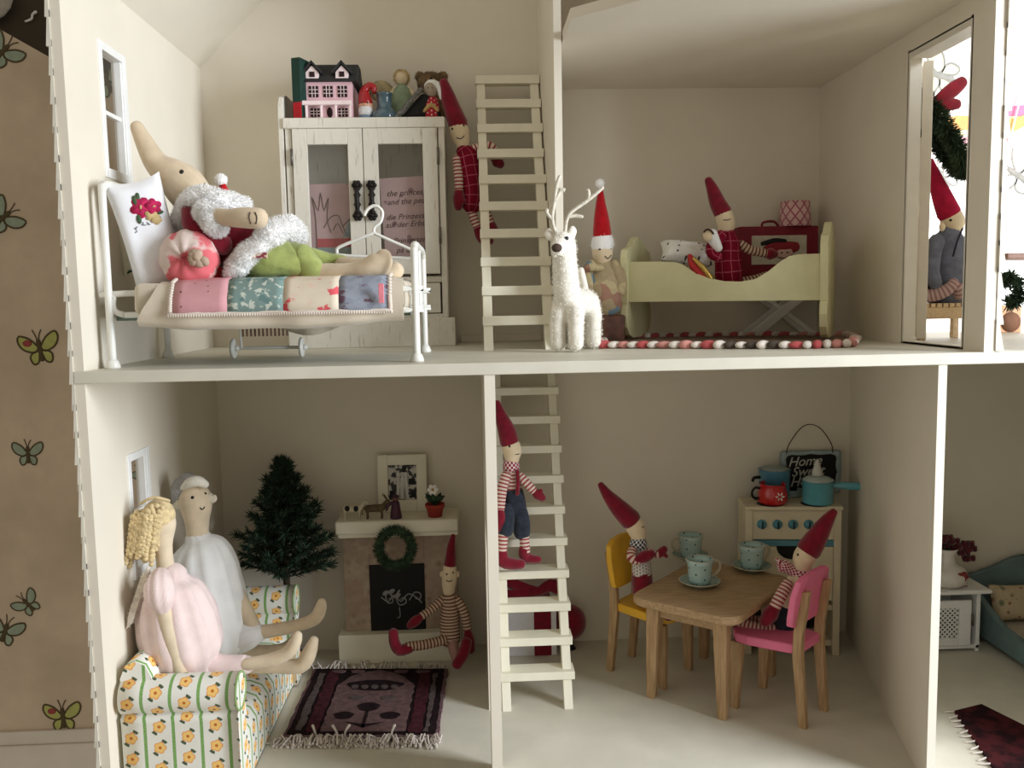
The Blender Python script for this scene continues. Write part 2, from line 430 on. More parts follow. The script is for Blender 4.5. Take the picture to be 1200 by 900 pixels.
# attic floor with the corner cut away, sloping roof
m = M().prism([(43.3, D), (43.3, 9.9), (49, 4.7), (56, .6), (79, .3), (79, D)], 32, 33, 'xy', .04); struct('ceiling', m, CREAM)
m = M().prism([(-.9, 33.9), (0, 34.9), (39.5, 74.5), (79, 34.9), (80, 34), (80, 36), (39.5, 76.5), (-.9, 36)], -.3, D, 'xz'); struct('ceiling', m, CREAM)
# skirting strip behind the upper ladder
struct('baseboard_back', M().box(31.8, 37.2, 0, 42.3, D, .9, .05), CREAM)
# left windows
def window(name, h, panes):
    y0, y1, z0, z1 = h; m = M()
    m.box(-1.0, y0, z0, .15, y0+.75, z1, .04); m.box(-1.0, y1-.85, z0, .15, y1, z1, .04); m.box(-1.0, y0+.75, z1-.75, .15, y1-.85, z1, .04); m.box(-1.0, y0+.75, z0, .15, y1-.85, z0+.9, .04)
    w_ = struct(name, m, WHITE)
    zm = (z0+z1)/2
    struct('glazing_bar', M().box(-.75, y0+.75, zm-.2, -.25, y1-.85, zm+.2, .04), WHITE, w_)
    for a, b in ((z0+.9, zm-.2), (zm+.2, z1-.75)): struct('pane', M().box(-.55, y0+.75, a, -.5, y1-.85, b), GLASS, w_)
    m = M(); m.box(-.7, y1-1.15, z0+.9, .0, y1-.86, z1-.75, .03); struct('sash', m, WHITE, w_)
window('window_1', W1, 2); window('window_2', W2, 2)
# door frame + door leaf opened outwards
m = M(); m.box(79.0, 3.3, .01, 80.3, 3.75, 30.3, .03); m.box(79.0, 14.7, .01, 80.3, 15.15, 30.3, .03); m.box(79.0, 3.75, 29.4, 81.2, 14.7, 30.2, .04); m.box(79.0, 3.75, .01, 80.3, 14.7, .35, .03)
struct('trim_1', m, mat('door_frame_paint', (226, 220, 206), .5, .02, .5, .05, 9, .4))
a = math.atan2(.90, .43); c_, s_ = math.cos(a), math.sin(a)
DT = Matrix(((c_, -s_, 0, 81.75), (s_, c_, 0, 16.2), (0, 0, 1, 0), (0, 0, 0, 1)))
DL = 10.4
m = M(); m.box(0, -.5, .4, 1.5, .5, 29.6, .05, DT); m.box(DL-1.5, -.5, .4, DL, .5, 29.6, .05, DT); m.box(1.5, -.5, 28, DL-1.5, .5, 29.6, .05, DT); m.box(1.5, -.5, .4, DL-1.5, .5, 3, .05, DT); m.box(1.5, -.4, 14, DL-1.5, .4, 15.4, .05, DT)
DOORP = mat('door_cream_paint', (222, 214, 198), .5, .02, .5, .05, 9, .4)
dr = struct('door_1', m, DOORP)
struct('pane', M().box(1.5, -.05, 15.4, DL-1.5, .05, 28, 0, DT), GLASS, dr); struct('panel', M().box(1.4, -.25, 3, DL-1.4, .25, 14, .1, DT), DOORP, dr)
m = M().ball(DT @ Vector((.8, .85, 22.3)), .55); struct('door_knob', m, BLACK, dr)
# wallpapered room wall behind the doll's house, with the printed butterflies
WP = mat('brown_wallpaper', lambda g: g.mix(g.step(g.noise(.12, det=5), .35, .7), (206, 188, 164), (190, 172, 148)), .9, .03, .4, .1, 6, .15)
m = M().prism([(-90, -150), (98, -150), (98, 95), (3, 24), (-33, 45.0), (-47, 54), (-90, 78)], 55, 58, 'xz')
wo = struct('wall_outside', m, WP)
def linez(m, pts, Y, r): m.tube([(p[0], Y, p[1], r) for p in pts], n=5, sub=3, flat=.25, up=(0, 1, 0))
BG = [mat('butterfly_green', (176, 178, 104), .9), mat('butterfly_teal', (150, 164, 142), .9), mat('butterfly_outline', (84, 72, 48), .9), mat('butterfly_rose', (150, 70, 66), .9)]
def butterfly(cx, cz, s, rot, col, Y=54.98, cut=False, par=None, rose=False, ol=2):
    c_, s_ = math.cos(rot), math.sin(rot)
    def tr(p): return (cx+(p[0]*c_-p[1]*s_)*s, cz+(p[0]*s_+p[1]*c_)*s)
    wings = [[(0.05, .1), (.45, .62), (1.0, .88), (1.12, .5), (.85, .05), (.3, -.15)], [(.05, -.1), (.4, -.15), (.62, -.4), (.5, -.8), (.2, -.7)]]
    m = M(); allp = []
    for wg in wings:
        for sg in (1, -1):
            pl = [tr((p[0]*sg, p[1])) for p in wg]; allp.append(pl)
            m.prism(pl, Y-.04, Y, 'xz')
    o = struct('butterfly', m, BG[col], par or wo); m = M()
    for pl in allp: linez(m, pl+[pl[0]], Y-.06, .055*s)
    linez(m, [tr((0, .45)), tr((0, -.6))], Y-.08, .14*s)
    linez(m, [tr((.02, .4)), tr((.12, .8)), tr((.28, 1.05))], Y-.06, .035*s); linez(m, [tr((-.02, .4)), tr((-.1, .8)), tr((-.2, 1.1))], Y-.06, .035*s)
    struct('butterfly_outline', m, BG[ol], o)
    if rose:
        q = tr((-.62, .42)); m = M().ball((q[0], Y-.05, q[1]), (.26*s, .04, .2*s), 8, 5); struct('wing_spot', m, BG[3], o)
for px, py, s, rt, col, rs in ((47, 409, 2.6, .15, 0, True), (3, 61, 2.4, -.8, 1, False), (4, 255, 2.4, -.9, 1, False), (33, 532, 2.0, 0, 1, False), (33, 708, 1.9, .7, 1, False), (6, 740, 2.4, -.35, 1, False), (74, 840, 2.5, .05, 0, True), (172, 552, 1.8, .9, 1, False), (126, 96, 2.3, .4, 1, False), (20, 640, .001, 0, 1, False)):
    if s < .1: continue
    q = P(px, py, 55); butterfly(q.x, q.z, s, rt, col, rose=rs)
zb = P(50, 855, 55).z; za = P(50, 873, 54.3).z
m = M().box(-90, 54.2, -150, 98, 55, za, .1); m.box(-90, 54.5, za, 98, 55, zb, .1); struct('baseboard_room', m, mat('room_baseboard_paint', (214, 204, 190), .6, .03, .2))
struct('wall_room', M().box(-120, 110, -150, 60, 112, 120), mat('dim_far_wall', (84, 74, 60), .9, .2, .04))
m = M().tube([N(30, 25, 109.8, 1.2), N(37, 22, 109.5, 1.3), N(38, 17, 109.4, 1.2), N(42, 14, 109.5, 1.6)], n=8); tag(m.build('curtain_hook', WHITE), 'small white hooked fitting in the dark above the wallpapered wall', 'hook')
m = M().tube([N(-30, 10, 108, 20), N(-5, 2, 108, 17), N(4, -10, 108, 12)], n=12, flat=.15); tag(m.build('folded_curtain', mat('pale_curtain', (190, 184, 172), .9)), 'pale draped cloth at the top left corner above the wallpapered wall', 'curtain')
# overexposed wallpaper wall: added sheet whose emission imitates its brightness; butterflies, striped kite
WALLGLOW = mat('wall_glow', lambda g: g.mix(g.step(g.noise(.5, g.stretch(g.ob(), (3, 3, .1))), .4, .6), (255, 255, 253), (248, 249, 248)), .9, 0, 1, 0, 1, .1, emit=1.05)
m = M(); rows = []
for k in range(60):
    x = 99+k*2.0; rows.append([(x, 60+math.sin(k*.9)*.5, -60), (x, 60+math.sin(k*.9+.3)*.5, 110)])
m.grid(rows); wn = struct('glow_sheet', m, WALLGLOW)
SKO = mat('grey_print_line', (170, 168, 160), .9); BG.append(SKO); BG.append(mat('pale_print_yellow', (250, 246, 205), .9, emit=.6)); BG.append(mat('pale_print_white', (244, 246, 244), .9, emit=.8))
for px, py, s, rt, col in ((1100, 88, 3.6, 1.3, 5), (1112, 137, 1.5, .1, 6), (1105, 208, 2.6, .6, 6), (1192, 205, 3.4, 1.0, 6)):
    q = P(px, py, 58.6); butterfly(q.x, q.z, s, rt, col, Y=58.6, par=wn, ol=4)
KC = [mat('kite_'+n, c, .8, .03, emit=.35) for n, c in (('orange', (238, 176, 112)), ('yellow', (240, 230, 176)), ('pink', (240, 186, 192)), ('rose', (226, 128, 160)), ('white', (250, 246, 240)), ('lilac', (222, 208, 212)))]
kt = thing('paper_parasol', 'pale striped paper parasol hanging before the bright wall beyond the doorway', 'parasol', P(1150, 160, 54))
def band(pts, k, dy):
    m = M().prism([(P(x, y, 54).x, P(x, y, 54).z) for x, y in pts], 53.9+dy, 54+dy, 'xz'); m.build('panel', KC[k], kt)
band([(1100, 142), (1118, 136), (1150, 135), (1160, 141), (1160, 156), (1110, 152)], 0, 0)
band([(1100, 150), (1130, 153), (1160, 152), (1160, 162), (1130, 160), (1100, 156)], 1, -.3)
band([(1100, 157), (1130, 160), (1160, 161), (1160, 172), (1120, 170), (1105, 164)], 2, -.1)
band([(1163, 122), (1215, 105), (1215, 126), (1165, 128)], 5, 0)
band([(1165, 127), (1215, 122), (1215, 136), (1165, 137)], 3, -.2)
band([(1165, 137), (1215, 134), (1215, 150), (1170, 150), (1165, 144)], 1, -.1)
band([(1166, 146), (1215, 130), (1215, 140), (1172, 162)], 0, -.35)
band([(1172, 160), (1215, 140), (1215, 172), (1178, 172)], 2, -.25)
band([(1180, 168), (1215, 150), (1215, 180), (1188, 176)], 4, -.45)
m = M().tube([N(1178, 190, 53.2, .8), N(1192, 130, 53.2, .8), N(1205, 90, 53.2, .8)], n=6); m.build('cord', KC[4], kt)

# ================================================================ LADDERS
def ladder(name, label, xa, xb, z0, s, n, Y0, mm, zb, ztop, tw, td, lo):
    m = M
    t = thing(name, label, 'ladder', ((xa+xb)/2, Y0, zb))
    for x in (xa+.55+lo, xb-.75-lo):
        q = M(); z = zb; th = 1.3
        # stringer: slanted board
        ya = Y0+.45; yb = Y0+.45+(ztop-zb)*mm
        q.prism([(ya-.0, zb+.0), (ya+1.4, zb), (yb+1.4, ztop), (yb, ztop)], x-.45, x+.55, 'yz', .04); q.build('stringer', CREAMT, t)
    for k in range(n):
        z = zb+z0+k*s; y = Y0+(z-zb)*mm
        dx = R.uniform(-.08, .08)
        q = M().box(xa+dx, y-.1, z-tw/2, xb+dx, y-.1+td, z+tw/2, .05); q.build('tread', CREAMT, t)
    return t
ladder('ladder', 'cream wooden ladder leaning in the bedroom beside the white cupboard', 34.4, 42.3, 3.15, 3.25, 10, 17, .54, 0, 33.0, 1.0, 1.6, 0)
ladder('ladder', 'cream wooden ladder with deep treads in the dining room, elf sitting on it', 35.5, 44.05, 3.5, 3.475, 10, 18, .45, Z1, -1.1, .95, 2.6, .1)
# ================================================================ BEDROOM (upper left)
# ---- iron bed
bed = thing('metal_bed', 'small white tubular metal bed with patchwork covered mattress in the upper left room', 'bed', (14.5, 10, 0))
def hoop(name, X, H, y0, y1, r=.34, mid=True):
    m = M(); k = 1.6
    pts = [(X, y0, .3, r), (X, y0, H-k, r), (X, y0+.25, H-.5, r), (X, y0+k, H, r), (X, (y0+y1)/2, H, r), (X, y1-k, H, r), (X, y1-.25, H-.5, r), (X, y1, H-k, r), (X, y1, .3, r)]
    m.tube(pts, n=10, sub=4, up=(1, 0, 0)); o = m.build(name, METAL, bed)
    for y in (y0, y1): M().lathe([(0, 0), (.62, 0), (.66, .15), (.5, .6), (.36, .8), (0, .8)], (X, y, 0), 14).build('foot_cap', METAL, o)
    return o
hoop('head_frame', 1.25, 16.3, 3.0, 17.2); hoop('foot_frame', 28.2, 10.6, 3.2, 17.2)
for y in (3.2, 17.0):
    m = M(); z0, z1, x0, x1, r = 4.7, 6.6, 1.5, 27.9, .28
    m.tube([(x0+1, y, z0, r), (x1-1, y, z0, r), (x1-.2, y, z0+.3, r), (x1, y, (z0+z1)/2, r), (x1-.2, y, z1-.3, r), (x1-1, y, z1, r), (x0+1, y, z1, r), (x0+.2, y, z1-.3, r), (x0, y, (z0+z1)/2, r), (x0+.2, y, z0+.3, r), (x0+1, y, z0, r)], n=8, sub=3, cap=False)
    m.build('side_rail', METAL, bed)
M().tube([(1.25, 10, 16.2, .22), (1.25, 10, 4.8, .22)], n=8, sub=1).build('head_bar', METAL, bed)
M().tube([(28.2, 10, 10.5, .22), (28.2, 10, 4.8, .22)], n=8, sub=1).build('foot_bar', METAL, bed)
m = M().box(1.6, 3.4, 4.2, 27.7, 16.8, 4.62, .05); m.build('bed_base', mat('grey_green_bed_base', (120, 138, 128), .9, .1, 1), bed)
# ---- mattress + quilt
BLK = mat('beige_wool_cloth', (220, 208, 186), .98, .04, .5, .5, 14, .1, .4)
def rbox(name, x0, y0, z0, x1, y1, z1, bev, ma, parent, wob=.15, seg=4, cuts=8):
    b = bmesh.new(); bmesh.ops.create_cube(b, size=1)
    for v in b.verts: v.co = Vector(((x0+x1)/2+v.co.x*(x1-x0), (y0+y1)/2+v.co.y*(y1-y0), (z0+z1)/2+v.co.z*(z1-z0)))
    bmesh.ops.bevel(b, geom=b.edges[:], offset=bev, segments=seg, profile=.5, affect='EDGES')
    bmesh.ops.subdivide_edges(b, edges=[e for e in b.edges if e.calc_length() > 2.5], cuts=cuts, use_grid_fill=True)
    for v in b.verts: n_ = noise.noise_vector(v.co*.35); v.co += n_*wob
    return M().bm(b, None, True).build(name, ma, parent)
XF.append(Matrix.Translation((0, 0, -.75)))
mt = thing('mattress', 'thick beige woollen mattress hanging over the rails of the white metal bed', 'mattress', (15, 10, 5.4))
rbox('cover', 3.6, 2.1, 5.42, 27.2, 16.6, 8.2, .6, BLK, mt, .12)
m = M(); rows = []; n = 44
for i in range(n+1):
    x = 4.2+23.0*i/n; wv = math.sin(x*.55)*.15+math.sin(x*1.3)*.06
    k_ = 1.6*max(0, 1-(x-4.2)/4)
    dz = -.5*math.sin(pi*min(1, max(0, (x-3)/24))) 
    rows.append([(x+k_, 16, 8.45), (x+k_, 9, 8.5), (x+k_, 3.6, 8.35), (x+k_, 2.3, 8.0+wv), (x+.1+k_*.7, 1.5, 7.0), (x+.1+k_*.3, 1.1+wv, 6.0+dz*.4), (x, 1.2+wv, 5.0+dz+wv), (x, 1.7, 4.5+dz+wv*.5), (x, 2.3, 4.8+dz), (x, 2.6, 5.5)])
rows = [[rows[i][j] for i in range(n+1)] for j in range(10)]
m.grid([r for r in rows[::-1]]); m.build('hanging_blanket', BLK, mt)
q4 = thing('patchwork_quilt', 'lace-edged patchwork quilt of pink, teal, cream and grey squares draped over the bed', 'quilt', (16, 3, 8.5))
QM = [mat('pink_sprig_cotton', f_spots((214, 158, 162), (120, 70, 80), 1.3, .1, .16), .95, .05, 1, .3), mat('teal_blossom_cotton', f_blossom((128, 152, 146), (206, 212, 200), (104, 134, 130), 1.6, .55), .95, .05, 1, .3),
      mat('cream_coral_cotton', f_blossom((226, 212, 190), (230, 204, 184), (226, 96, 104), .9, .6), .95, .05, 1, .3), mat('grey_floral_cotton', f_blossom((158, 164, 176), (146, 153, 167), (120, 92, 108), 1.1, .5), .95, .05, 1, .3)]
PW = [(7.4, 12.0), (12.0, 16.8), (16.8, 21.6), (21.6, 25.9)]
def qrow(x, off=0):
    wv = math.sin(x*.55)*.15+math.sin(x*1.3)*.06
    return [(x, 15.5, 8.62+off), (x, 9, 8.68+off), (x, 3.5, 8.52+off), (x, 2.2-off*.4, 8.2+wv+off), (x+.05, 1.25-off, 6.8), (x+.1, .88+wv-off, 5.55+.0)]
def quiltpiece(name, x0, x1, ma, off, j0=0, jz=None):
    k = max(2, int((x1-x0)*1.5)); m = M(); cols = []; uv = []
    for i in range(k+1):
        x = x0+(x1-x0)*i/k; c = qrow(x, off)
        if jz: c = [jz(p, x) for p in c]
        L = [0]
        for a, b_ in zip(c, c[1:]): L.append(L[-1]+(Vector(b_)-Vector(a)).length)
        cols.append(c); uv.append([(x, l) for l in L])
    rr = [[cols[i][j] for i in range(k+1)] for j in range(j0, 6)][::-1]; uu = [[uv[i][j] for i in range(k+1)] for j in range(j0, 6)][::-1]
    m.grid(rr, uu)
    return m.build(name, ma, q4, mods=lambda o: setattr(o.modifiers.new('t', 'SOLIDIFY'), 'thickness', .0015))
for (a, b_), ma in zip(PW, QM): quiltpiece('patch', a, b_, ma, .1)
LACE = mat('white_lace', lambda g: g.mix(g.step(g.vor(5), .1, .3), (250, 246, 238), (222, 210, 196)), .95, .03, 1, .4)
def lace(name, f, n_):
    m = M()
    for i in range(n_):
        p = f(i/(n_-1)); q = f((i+.9)/(n_-1)); m.ball(p, (.16, .1, .2) if abs(q[0]-p[0]) > .05 else (.2, .12, .14), 6, 4)
    return m
m = lace('l', lambda t: (7.1+t*19.1, .85+math.sin((7.1+t*19.1)*.55)*.15+math.sin((7.1+t*19.1)*1.3)*.06, 5.38), 90); m.tube([(7.1+t*1.91, .9+math.sin((7.1+t*1.91)*.55)*.15+math.sin((7.1+t*1.91)*1.3)*.06, 5.5, .16) for t in range(11)], n=6)
for X in (7.15, 26.05):
    c = qrow(X, .12)
    for a, b_ in zip(c[2:], c[3:]):
        for t in range(6): m.ball(Vector(a).lerp(Vector(b_), t/6), (.22, .12, .16), 6, 4)
m.build('lace_edging', LACE, q4)
M().box(25.2, .55, 6.1, 25.65, .8, 7.8, .03, Matrix.Translation((0, 0, 0))).build('ribbon_tag', mat('pink_ribbon', (236, 140, 150), .8), q4)
XF.pop()
# ---- cushions at the head
def pillow(name, cx, cy, cz, w_, h_, t_, rot, ma, label, corner=.5):
    m = M(); n = 16; F = []; 
    for sgn in (-1, 1):
        rows = []; uvs = []
        for i in range(n+1):
            r = []; u = []
            for j in range(n+1):
                a = i/n*2-1; b_ = j/n*2-1; k = max(0, (1-a**4)*(1-b_**4))**.5; pin = 1-.10*(1-abs(b_)**2)*(abs(a)**3); pin2 = 1-.10*(1-abs(a)**2)*(abs(b_)**3)
                nz = noise.noise(Vector((a*2+cx, b_*2, sgn)))*.12*k
                r.append(rot @ Vector((a*w_/2*pin, sgn*(t_/2*k+nz*t_*.5), b_*h_/2*pin2))+Vector((cx, cy, cz))); u.append((a*w_/2, b_*h_/2))
            rows.append(r if sgn == 1 else r[::-1]); uvs.append(u if sgn == 1 else u[::-1])
        m.grid(rows, uvs)
    o = m.build(name, ma); tag(o, label, 'pillow'); return o, m
c0 = P(173, 272, 5.5)
rt = Matrix.Rotation(-.25, 3, 'Y') @ Matrix.Rotation(.35, 3, 'Z') @ Matrix.Rotation(.12, 3, 'X')
wp, wm = pillow('pillow', c0.x+.1, 5.5, c0.z-.3, 4.9, 10.6, 2.6, rt, mat('white_linen', (242, 243, 246), .9, .02, .5, .4, 10, .1, .3), 'white linen pillow embroidered with pink flowers, standing at the head of the bed')
def decal(src, px, py, r, ma, name, par, sq=1, n=10, lift=.06, petal=0, rot=0):
    p, nn = src.hit(px, py); x = nn.cross(Vector((0, 0, 1))).normalized(); y = x.cross(nn)
    m = M(); k = len(m.v); pts = []
    for j in range(n):
        a = 2*pi*j/n; rr = r*(1-petal+petal*abs(math.cos(a*2.5))); q = (math.cos(a)*rr, math.sin(a)*rr*sq); c_, s_ = math.cos(rot), math.sin(rot)
        pts.append(p+nn*lift+x*(q[0]*c_-q[1]*s_)+y*(q[0]*s_+q[1]*c_))
    m.v = [p+nn*(lift+.05)]+pts+[p0-nn*(lift+.03) for p0 in pts]
    for j in range(n):
        b_ = (j+1) % n; m.face((0, 1+j, 1+b_)); m.face((1+j, 1+n+j, 1+n+b_, 1+b_))
    return m.build(name, ma, par)
PK = mat('pink_embroidery', (222, 44, 102), .8, .2, 3, .5, 20); GRN = mat('green_embroidery', (74, 98, 66), .9, .1); GRY = mat('grey_embroidery', (140, 146, 148), .9, .1); YE = mat('yellow_embroidery', (222, 196, 140), .9, .1)
for px, py, r, ma, nm, pt in ((158, 235, .45, GRN, 'leaf', 0), (161, 231, .4, GRN, 'leaf', 0), (163, 257, .42, GRN, 'leaf', 0), (187, 249, .35, GRN, 'leaf', 0), (165, 243, .98, PK, 'flower', .3), (180, 242, .75, PK, 'flower', .3), (177, 252, .55, YE, 'flower', .3), (183, 257, .5, YE, 'flower', .2), (165, 243, .2, YE, 'flower_centre', 0), (180, 242, .16, YE, 'flower_centre', 0)):
    decal(wm, px, py, r, ma, nm, wp, petal=pt, n=20 if pt else 8, lift=.07 if 'centre' not in nm else .2, sq=1 if pt else .5, rot=R.random()*3)
for k in range(16): decal(wm, 158+R.random()*30, 256+R.random()*16-(4 if k % 2 else 0), .16, GRY, 'stitch', wp, sq=.3, rot=R.random()*3, n=5)
c1 = P(150, 270, 10.5)
pillow('pillow', c1.x+.6, 10.5, c1.z, 4.2, 8, 1.8, Matrix.Rotation(-.25, 3, 'Y') @ Matrix.Rotation(.3, 3, 'Z'), mat('green_sprig_cotton', f_spots((226, 220, 196), (60, 84, 66), .6, .14, .22), .95), 'small green sprigged pillow half hidden behind the white embroidered one')
# round pink cushion
cc = P(219, 305, 3.6); cu = thing('round_cushion', 'round gathered pink and cream cushion with a rosette centre on the bed', 'cushion', (cc.x, 4, 8.7))
CP = mat('coral_pink_print', lambda g: g.mix(g.step(g.noise(.35, det=3), .47, .52), (226, 206, 196), (222, 112, 118)), .95, .06, 1, .4, 14)
m = M(); rows = []; uv = []
cz = cc.z+.2
for i in range(17):
    a = pi*i/16; r = 2.65*math.sin(a)**.7 if 0 < i < 16 else .02; y = -math.cos(a)*1.7
    rows.append([(cc.x+r*math.cos(-t/32*2*pi)*(1+.03*math.sin(t*2.2)), 4.4+y*(1+.06*math.cos(t*pi/2)), cz+r*math.sin(-t/32*2*pi)*.98*(1+.03*math.sin(t*2.2))) for t in range(32)])
m.grid(rows, closed=True); m.build('cushion_body', CP, cu)
ROS = mat('taupe_rosette', (196, 172, 150), .95, .1); rc = P(231, 300, 2.3)
m = M()
for k in range(9):
    a = k*.7; m.ball(rc+Vector((math.cos(a)*.09*k, 0.1*(k-4)*.3, math.sin(a)*.09*k)), (.42, .35, .5), 8, 6, Matrix.Rotation(a, 3, 'Y'))
m.build('rosette', ROS, cu)

# ---- big long-nosed cloth doll lying on the bed
bd = thing('cloth_animal_doll', 'large beige cloth doll with long pointed snout and fur-trimmed red coat, lying on bed', 'doll', P(300, 330, 8))
m = M(); Y = 8
m.tube([N(160, 148, 8, 7.5), N(172, 172, 8, 11), N(184, 192, 8, 14), N(201, 205, 8, 20), N(216, 218, 8, 24), N(232, 238, 8, 22), N(255, 256, 8, 16)], n=20)
m.tube([N(232, 238, 8, 20), N(275, 275, 8, 24), N(330, 300, 8, 22)], n=16)
m.build('body', SKIN, bd, mods=remesh(.16))
hm = M(); hm.tube([N(160, 148, 8, 7.5), N(172, 172, 8, 11), N(184, 192, 8, 14), N(201, 205, 8, 20), N(216, 218, 8, 24), N(232, 238, 8, 22)], n=20)
decal(hm, 212, 201, .26, EYE, 'eye', bd, lift=-.02); 
m = M(); pa = [hm.hit(185+k*2.6, 196-k*.6)[0] for k in range(0)]
for a, b_ in (((239, 217), (243, 221)), ((240, 215), (240, 221))):
    p, n1 = hm.hit(*a); q, n2 = hm.hit(*b_); m.tube([(p+n1*.03, .06), (q+n2*.03, .06)], n=5, sub=1)
m.build('closed_eyelid', EYE, bd)
m = M(); m.tube([N(240, 258, 8, 26), N(262, 276, 8, 32), N(290, 292, 8, 32), N(318, 300, 8, 27)], n=18)
m.tube([N(222, 246, 5.6, 9), N(226, 262, 4.9, 12), N(238, 280, 4.8, 12), N(262, 287, 5.0, 12)], n=14)
m.build('red_coat', RED, bd)
def furtube(nodes, nm, par, nf=3000, ln=.34, n=14, ma=FUR, lump=.14, wd=.035):
    nf = int(nf*2.2)
    m = M().tube(nodes, n=n)
    for i, v in enumerate(m.v): m.v[i] = v+noise.noise_vector(v*.9)*lump*2
    m.fuzz(nf, ln, wd); return m.build(nm, ma, par)
def ring(c, ax, rad, thick, k=14):
    ax = Vector(ax).normalized(); x = ax.orthogonal().normalized(); y = ax.cross(x); r = rad if hasattr(rad, '__len__') else (rad, rad)
    return [(Vector(c)+x*math.cos(2*pi*i/k)*r[0]+y*math.sin(2*pi*i/k)*r[1], thick) for i in range(k+1)]
furtube([N(208, 262, 7, 8), N(220, 236, 5.6, 9), N(240, 229, 5.0, 9.5), N(262, 235, 5.5, 10), N(285, 241, 8, 9)], 'fur_collar', bd, 4500)
furtube([N(214, 262, 7, 9), N(215, 272, 8, 9)], 'fur_collar', bd, 700)
furtube([N(240, 247, 4.3, 12), N(250, 257, 3.8, 13.5), N(256, 267, 4.2, 11)], 'fur_cuff', bd, 3200)
furtube([N(273, 312, 5, 10), N(287, 302, 4.3, 11), N(304, 287, 4.2, 12), N(322, 272, 4.8, 13), N(338, 266, 6.5, 13), N(348, 277, 9, 11)], 'fur_hem', bd, 5200)
furtube([N(270, 322, 4.6, 8), N(278, 312, 4.3, 10)], 'fur_hem', bd, 800)
m = T_([N(248, 252, 3.6, 8.5)[:2] and (248, 252, 3.8, 8.5), (268, 255, 3.0, 10), (286, 255, 2.6, 12), (304, 256, 2.4, 12)], n=16)
am = m; ar = m.build('arm', SKIN, bd)
m = M()
for x0 in (293, 299):
    pts = [am.hit(x0+d, y) for d, y in ((0, 249), (-1 if x0 < 295 else 2, 255), (1, 262))]
    m.tube([(p+n_*.02, .05) for p, n_ in pts], n=5)
m.build('finger_stitching', EYE, ar)
m = M().ball(P(306, 249, 2.6), (.22, .2, .3), 8, 6); m.build('button', mat('silver_bead', (220, 220, 215), .2, metal=.8), ar)
PG = mat('lime_green_linen', (168, 178, 104), .95, .12, .8, .5, 8, .1, .3)
m = M(); m.tube([N(290, 308, 6.2, 19), N(316, 304, 6.0, 25), N(345, 309, 6, 20), N(368, 315, 6, 14)], n=18); m.tube([N(318, 300, 9, 18), N(350, 302, 10, 13), N(400, 308, 11, 9)], n=14)
for i, v in enumerate(m.v): m.v[i] = v+noise.noise_vector(v*.8)*.28
m.build('green_trousers', PG, bd, mods=remesh(.16, 3))
m = M().tube([N(346, 296, 6, 13), N(352, 300, 6, 15), N(366, 317, 5.6, 15), N(371, 322, 6, 12)], n=16)
for i, v in enumerate(m.v): m.v[i] = v+noise.noise_vector(v*1.2)*.22
m.build('rolled_hem', PG, bd)
M().box(*[a for a in (P(293, 303, 3.9).x, 3.5, P(293, 303, 3.9).z, P(314, 300, 3.9).x, 3.75, P(314, 308, 3.9).z+.9)], .02).build('cloth_label', mat('label_cotton', lambda g: g.mix(g.step(g.noise(3), .5, .55), (226, 200, 180), (140, 60, 70)), .9), bd)
m = M(); m.tube([N(358, 319, 5.8, 10), N(385, 319, 5.6, 10.5), N(410, 320, 5.4, 12), N(432, 317, 5.2, 15), N(447, 306, 5.2, 14), N(450, 299, 5.2, 9)], n=16); m.build('leg', SKIN, bd, mods=remesh(.14, 3))
m = M(); m.tube([N(400, 310, 10, 9), N(432, 315, 9, 12), N(452, 322, 8.5, 13), N(465, 316, 8.4, 10)], n=14); m.build('leg', SKIN, bd, mods=remesh(.14, 3))
# ---- santa hat tip behind
m = M(); ht = thing('santa_figure', 'little red figure with a white pompom peeking up behind the lying doll', 'figurine', P(264, 232, 12))
m.tube([N(260, 214, 12, 3.5), N(263, 224, 12, 5), N(268, 238, 12, 9), N(270, 262, 12, 14), N(270, 300, 12, 18), N(270, 325, 12, 20)], n=14); m.build('red_hat', CRIM, ht)
b = M().ball(P(259, 211, 12), .58, 12, 8); b.fuzz(400, .16, .04); b.build('pompom', FUR, ht)
# ---- wire hanger hooked on cupboard handle
m = M(); Yh = 16.9; r = .17
m.tube([N(425, 246, Yh, 2.0)[:1]+(r,) for _ in ()] or [(P(x, y, Yh), r) for x, y in ((427, 252), (431, 245), (440, 241), (448, 248), (446, 260), (439, 266), (438, 272))], n=8, sub=4)
m.tube([(P(x, y, Yh), r) for x, y in ((438, 273), (418, 281), (397, 290), (395, 295), (399, 299), (440, 301), (484, 302.5), (487, 300), (482, 293), (460, 283), (438, 273))], n=8, sub=4)
tag(m.build('clothes_hanger', METAL), 'tiny white wire clothes hanger on the foot of the bed before the cupboard', 'hanger')
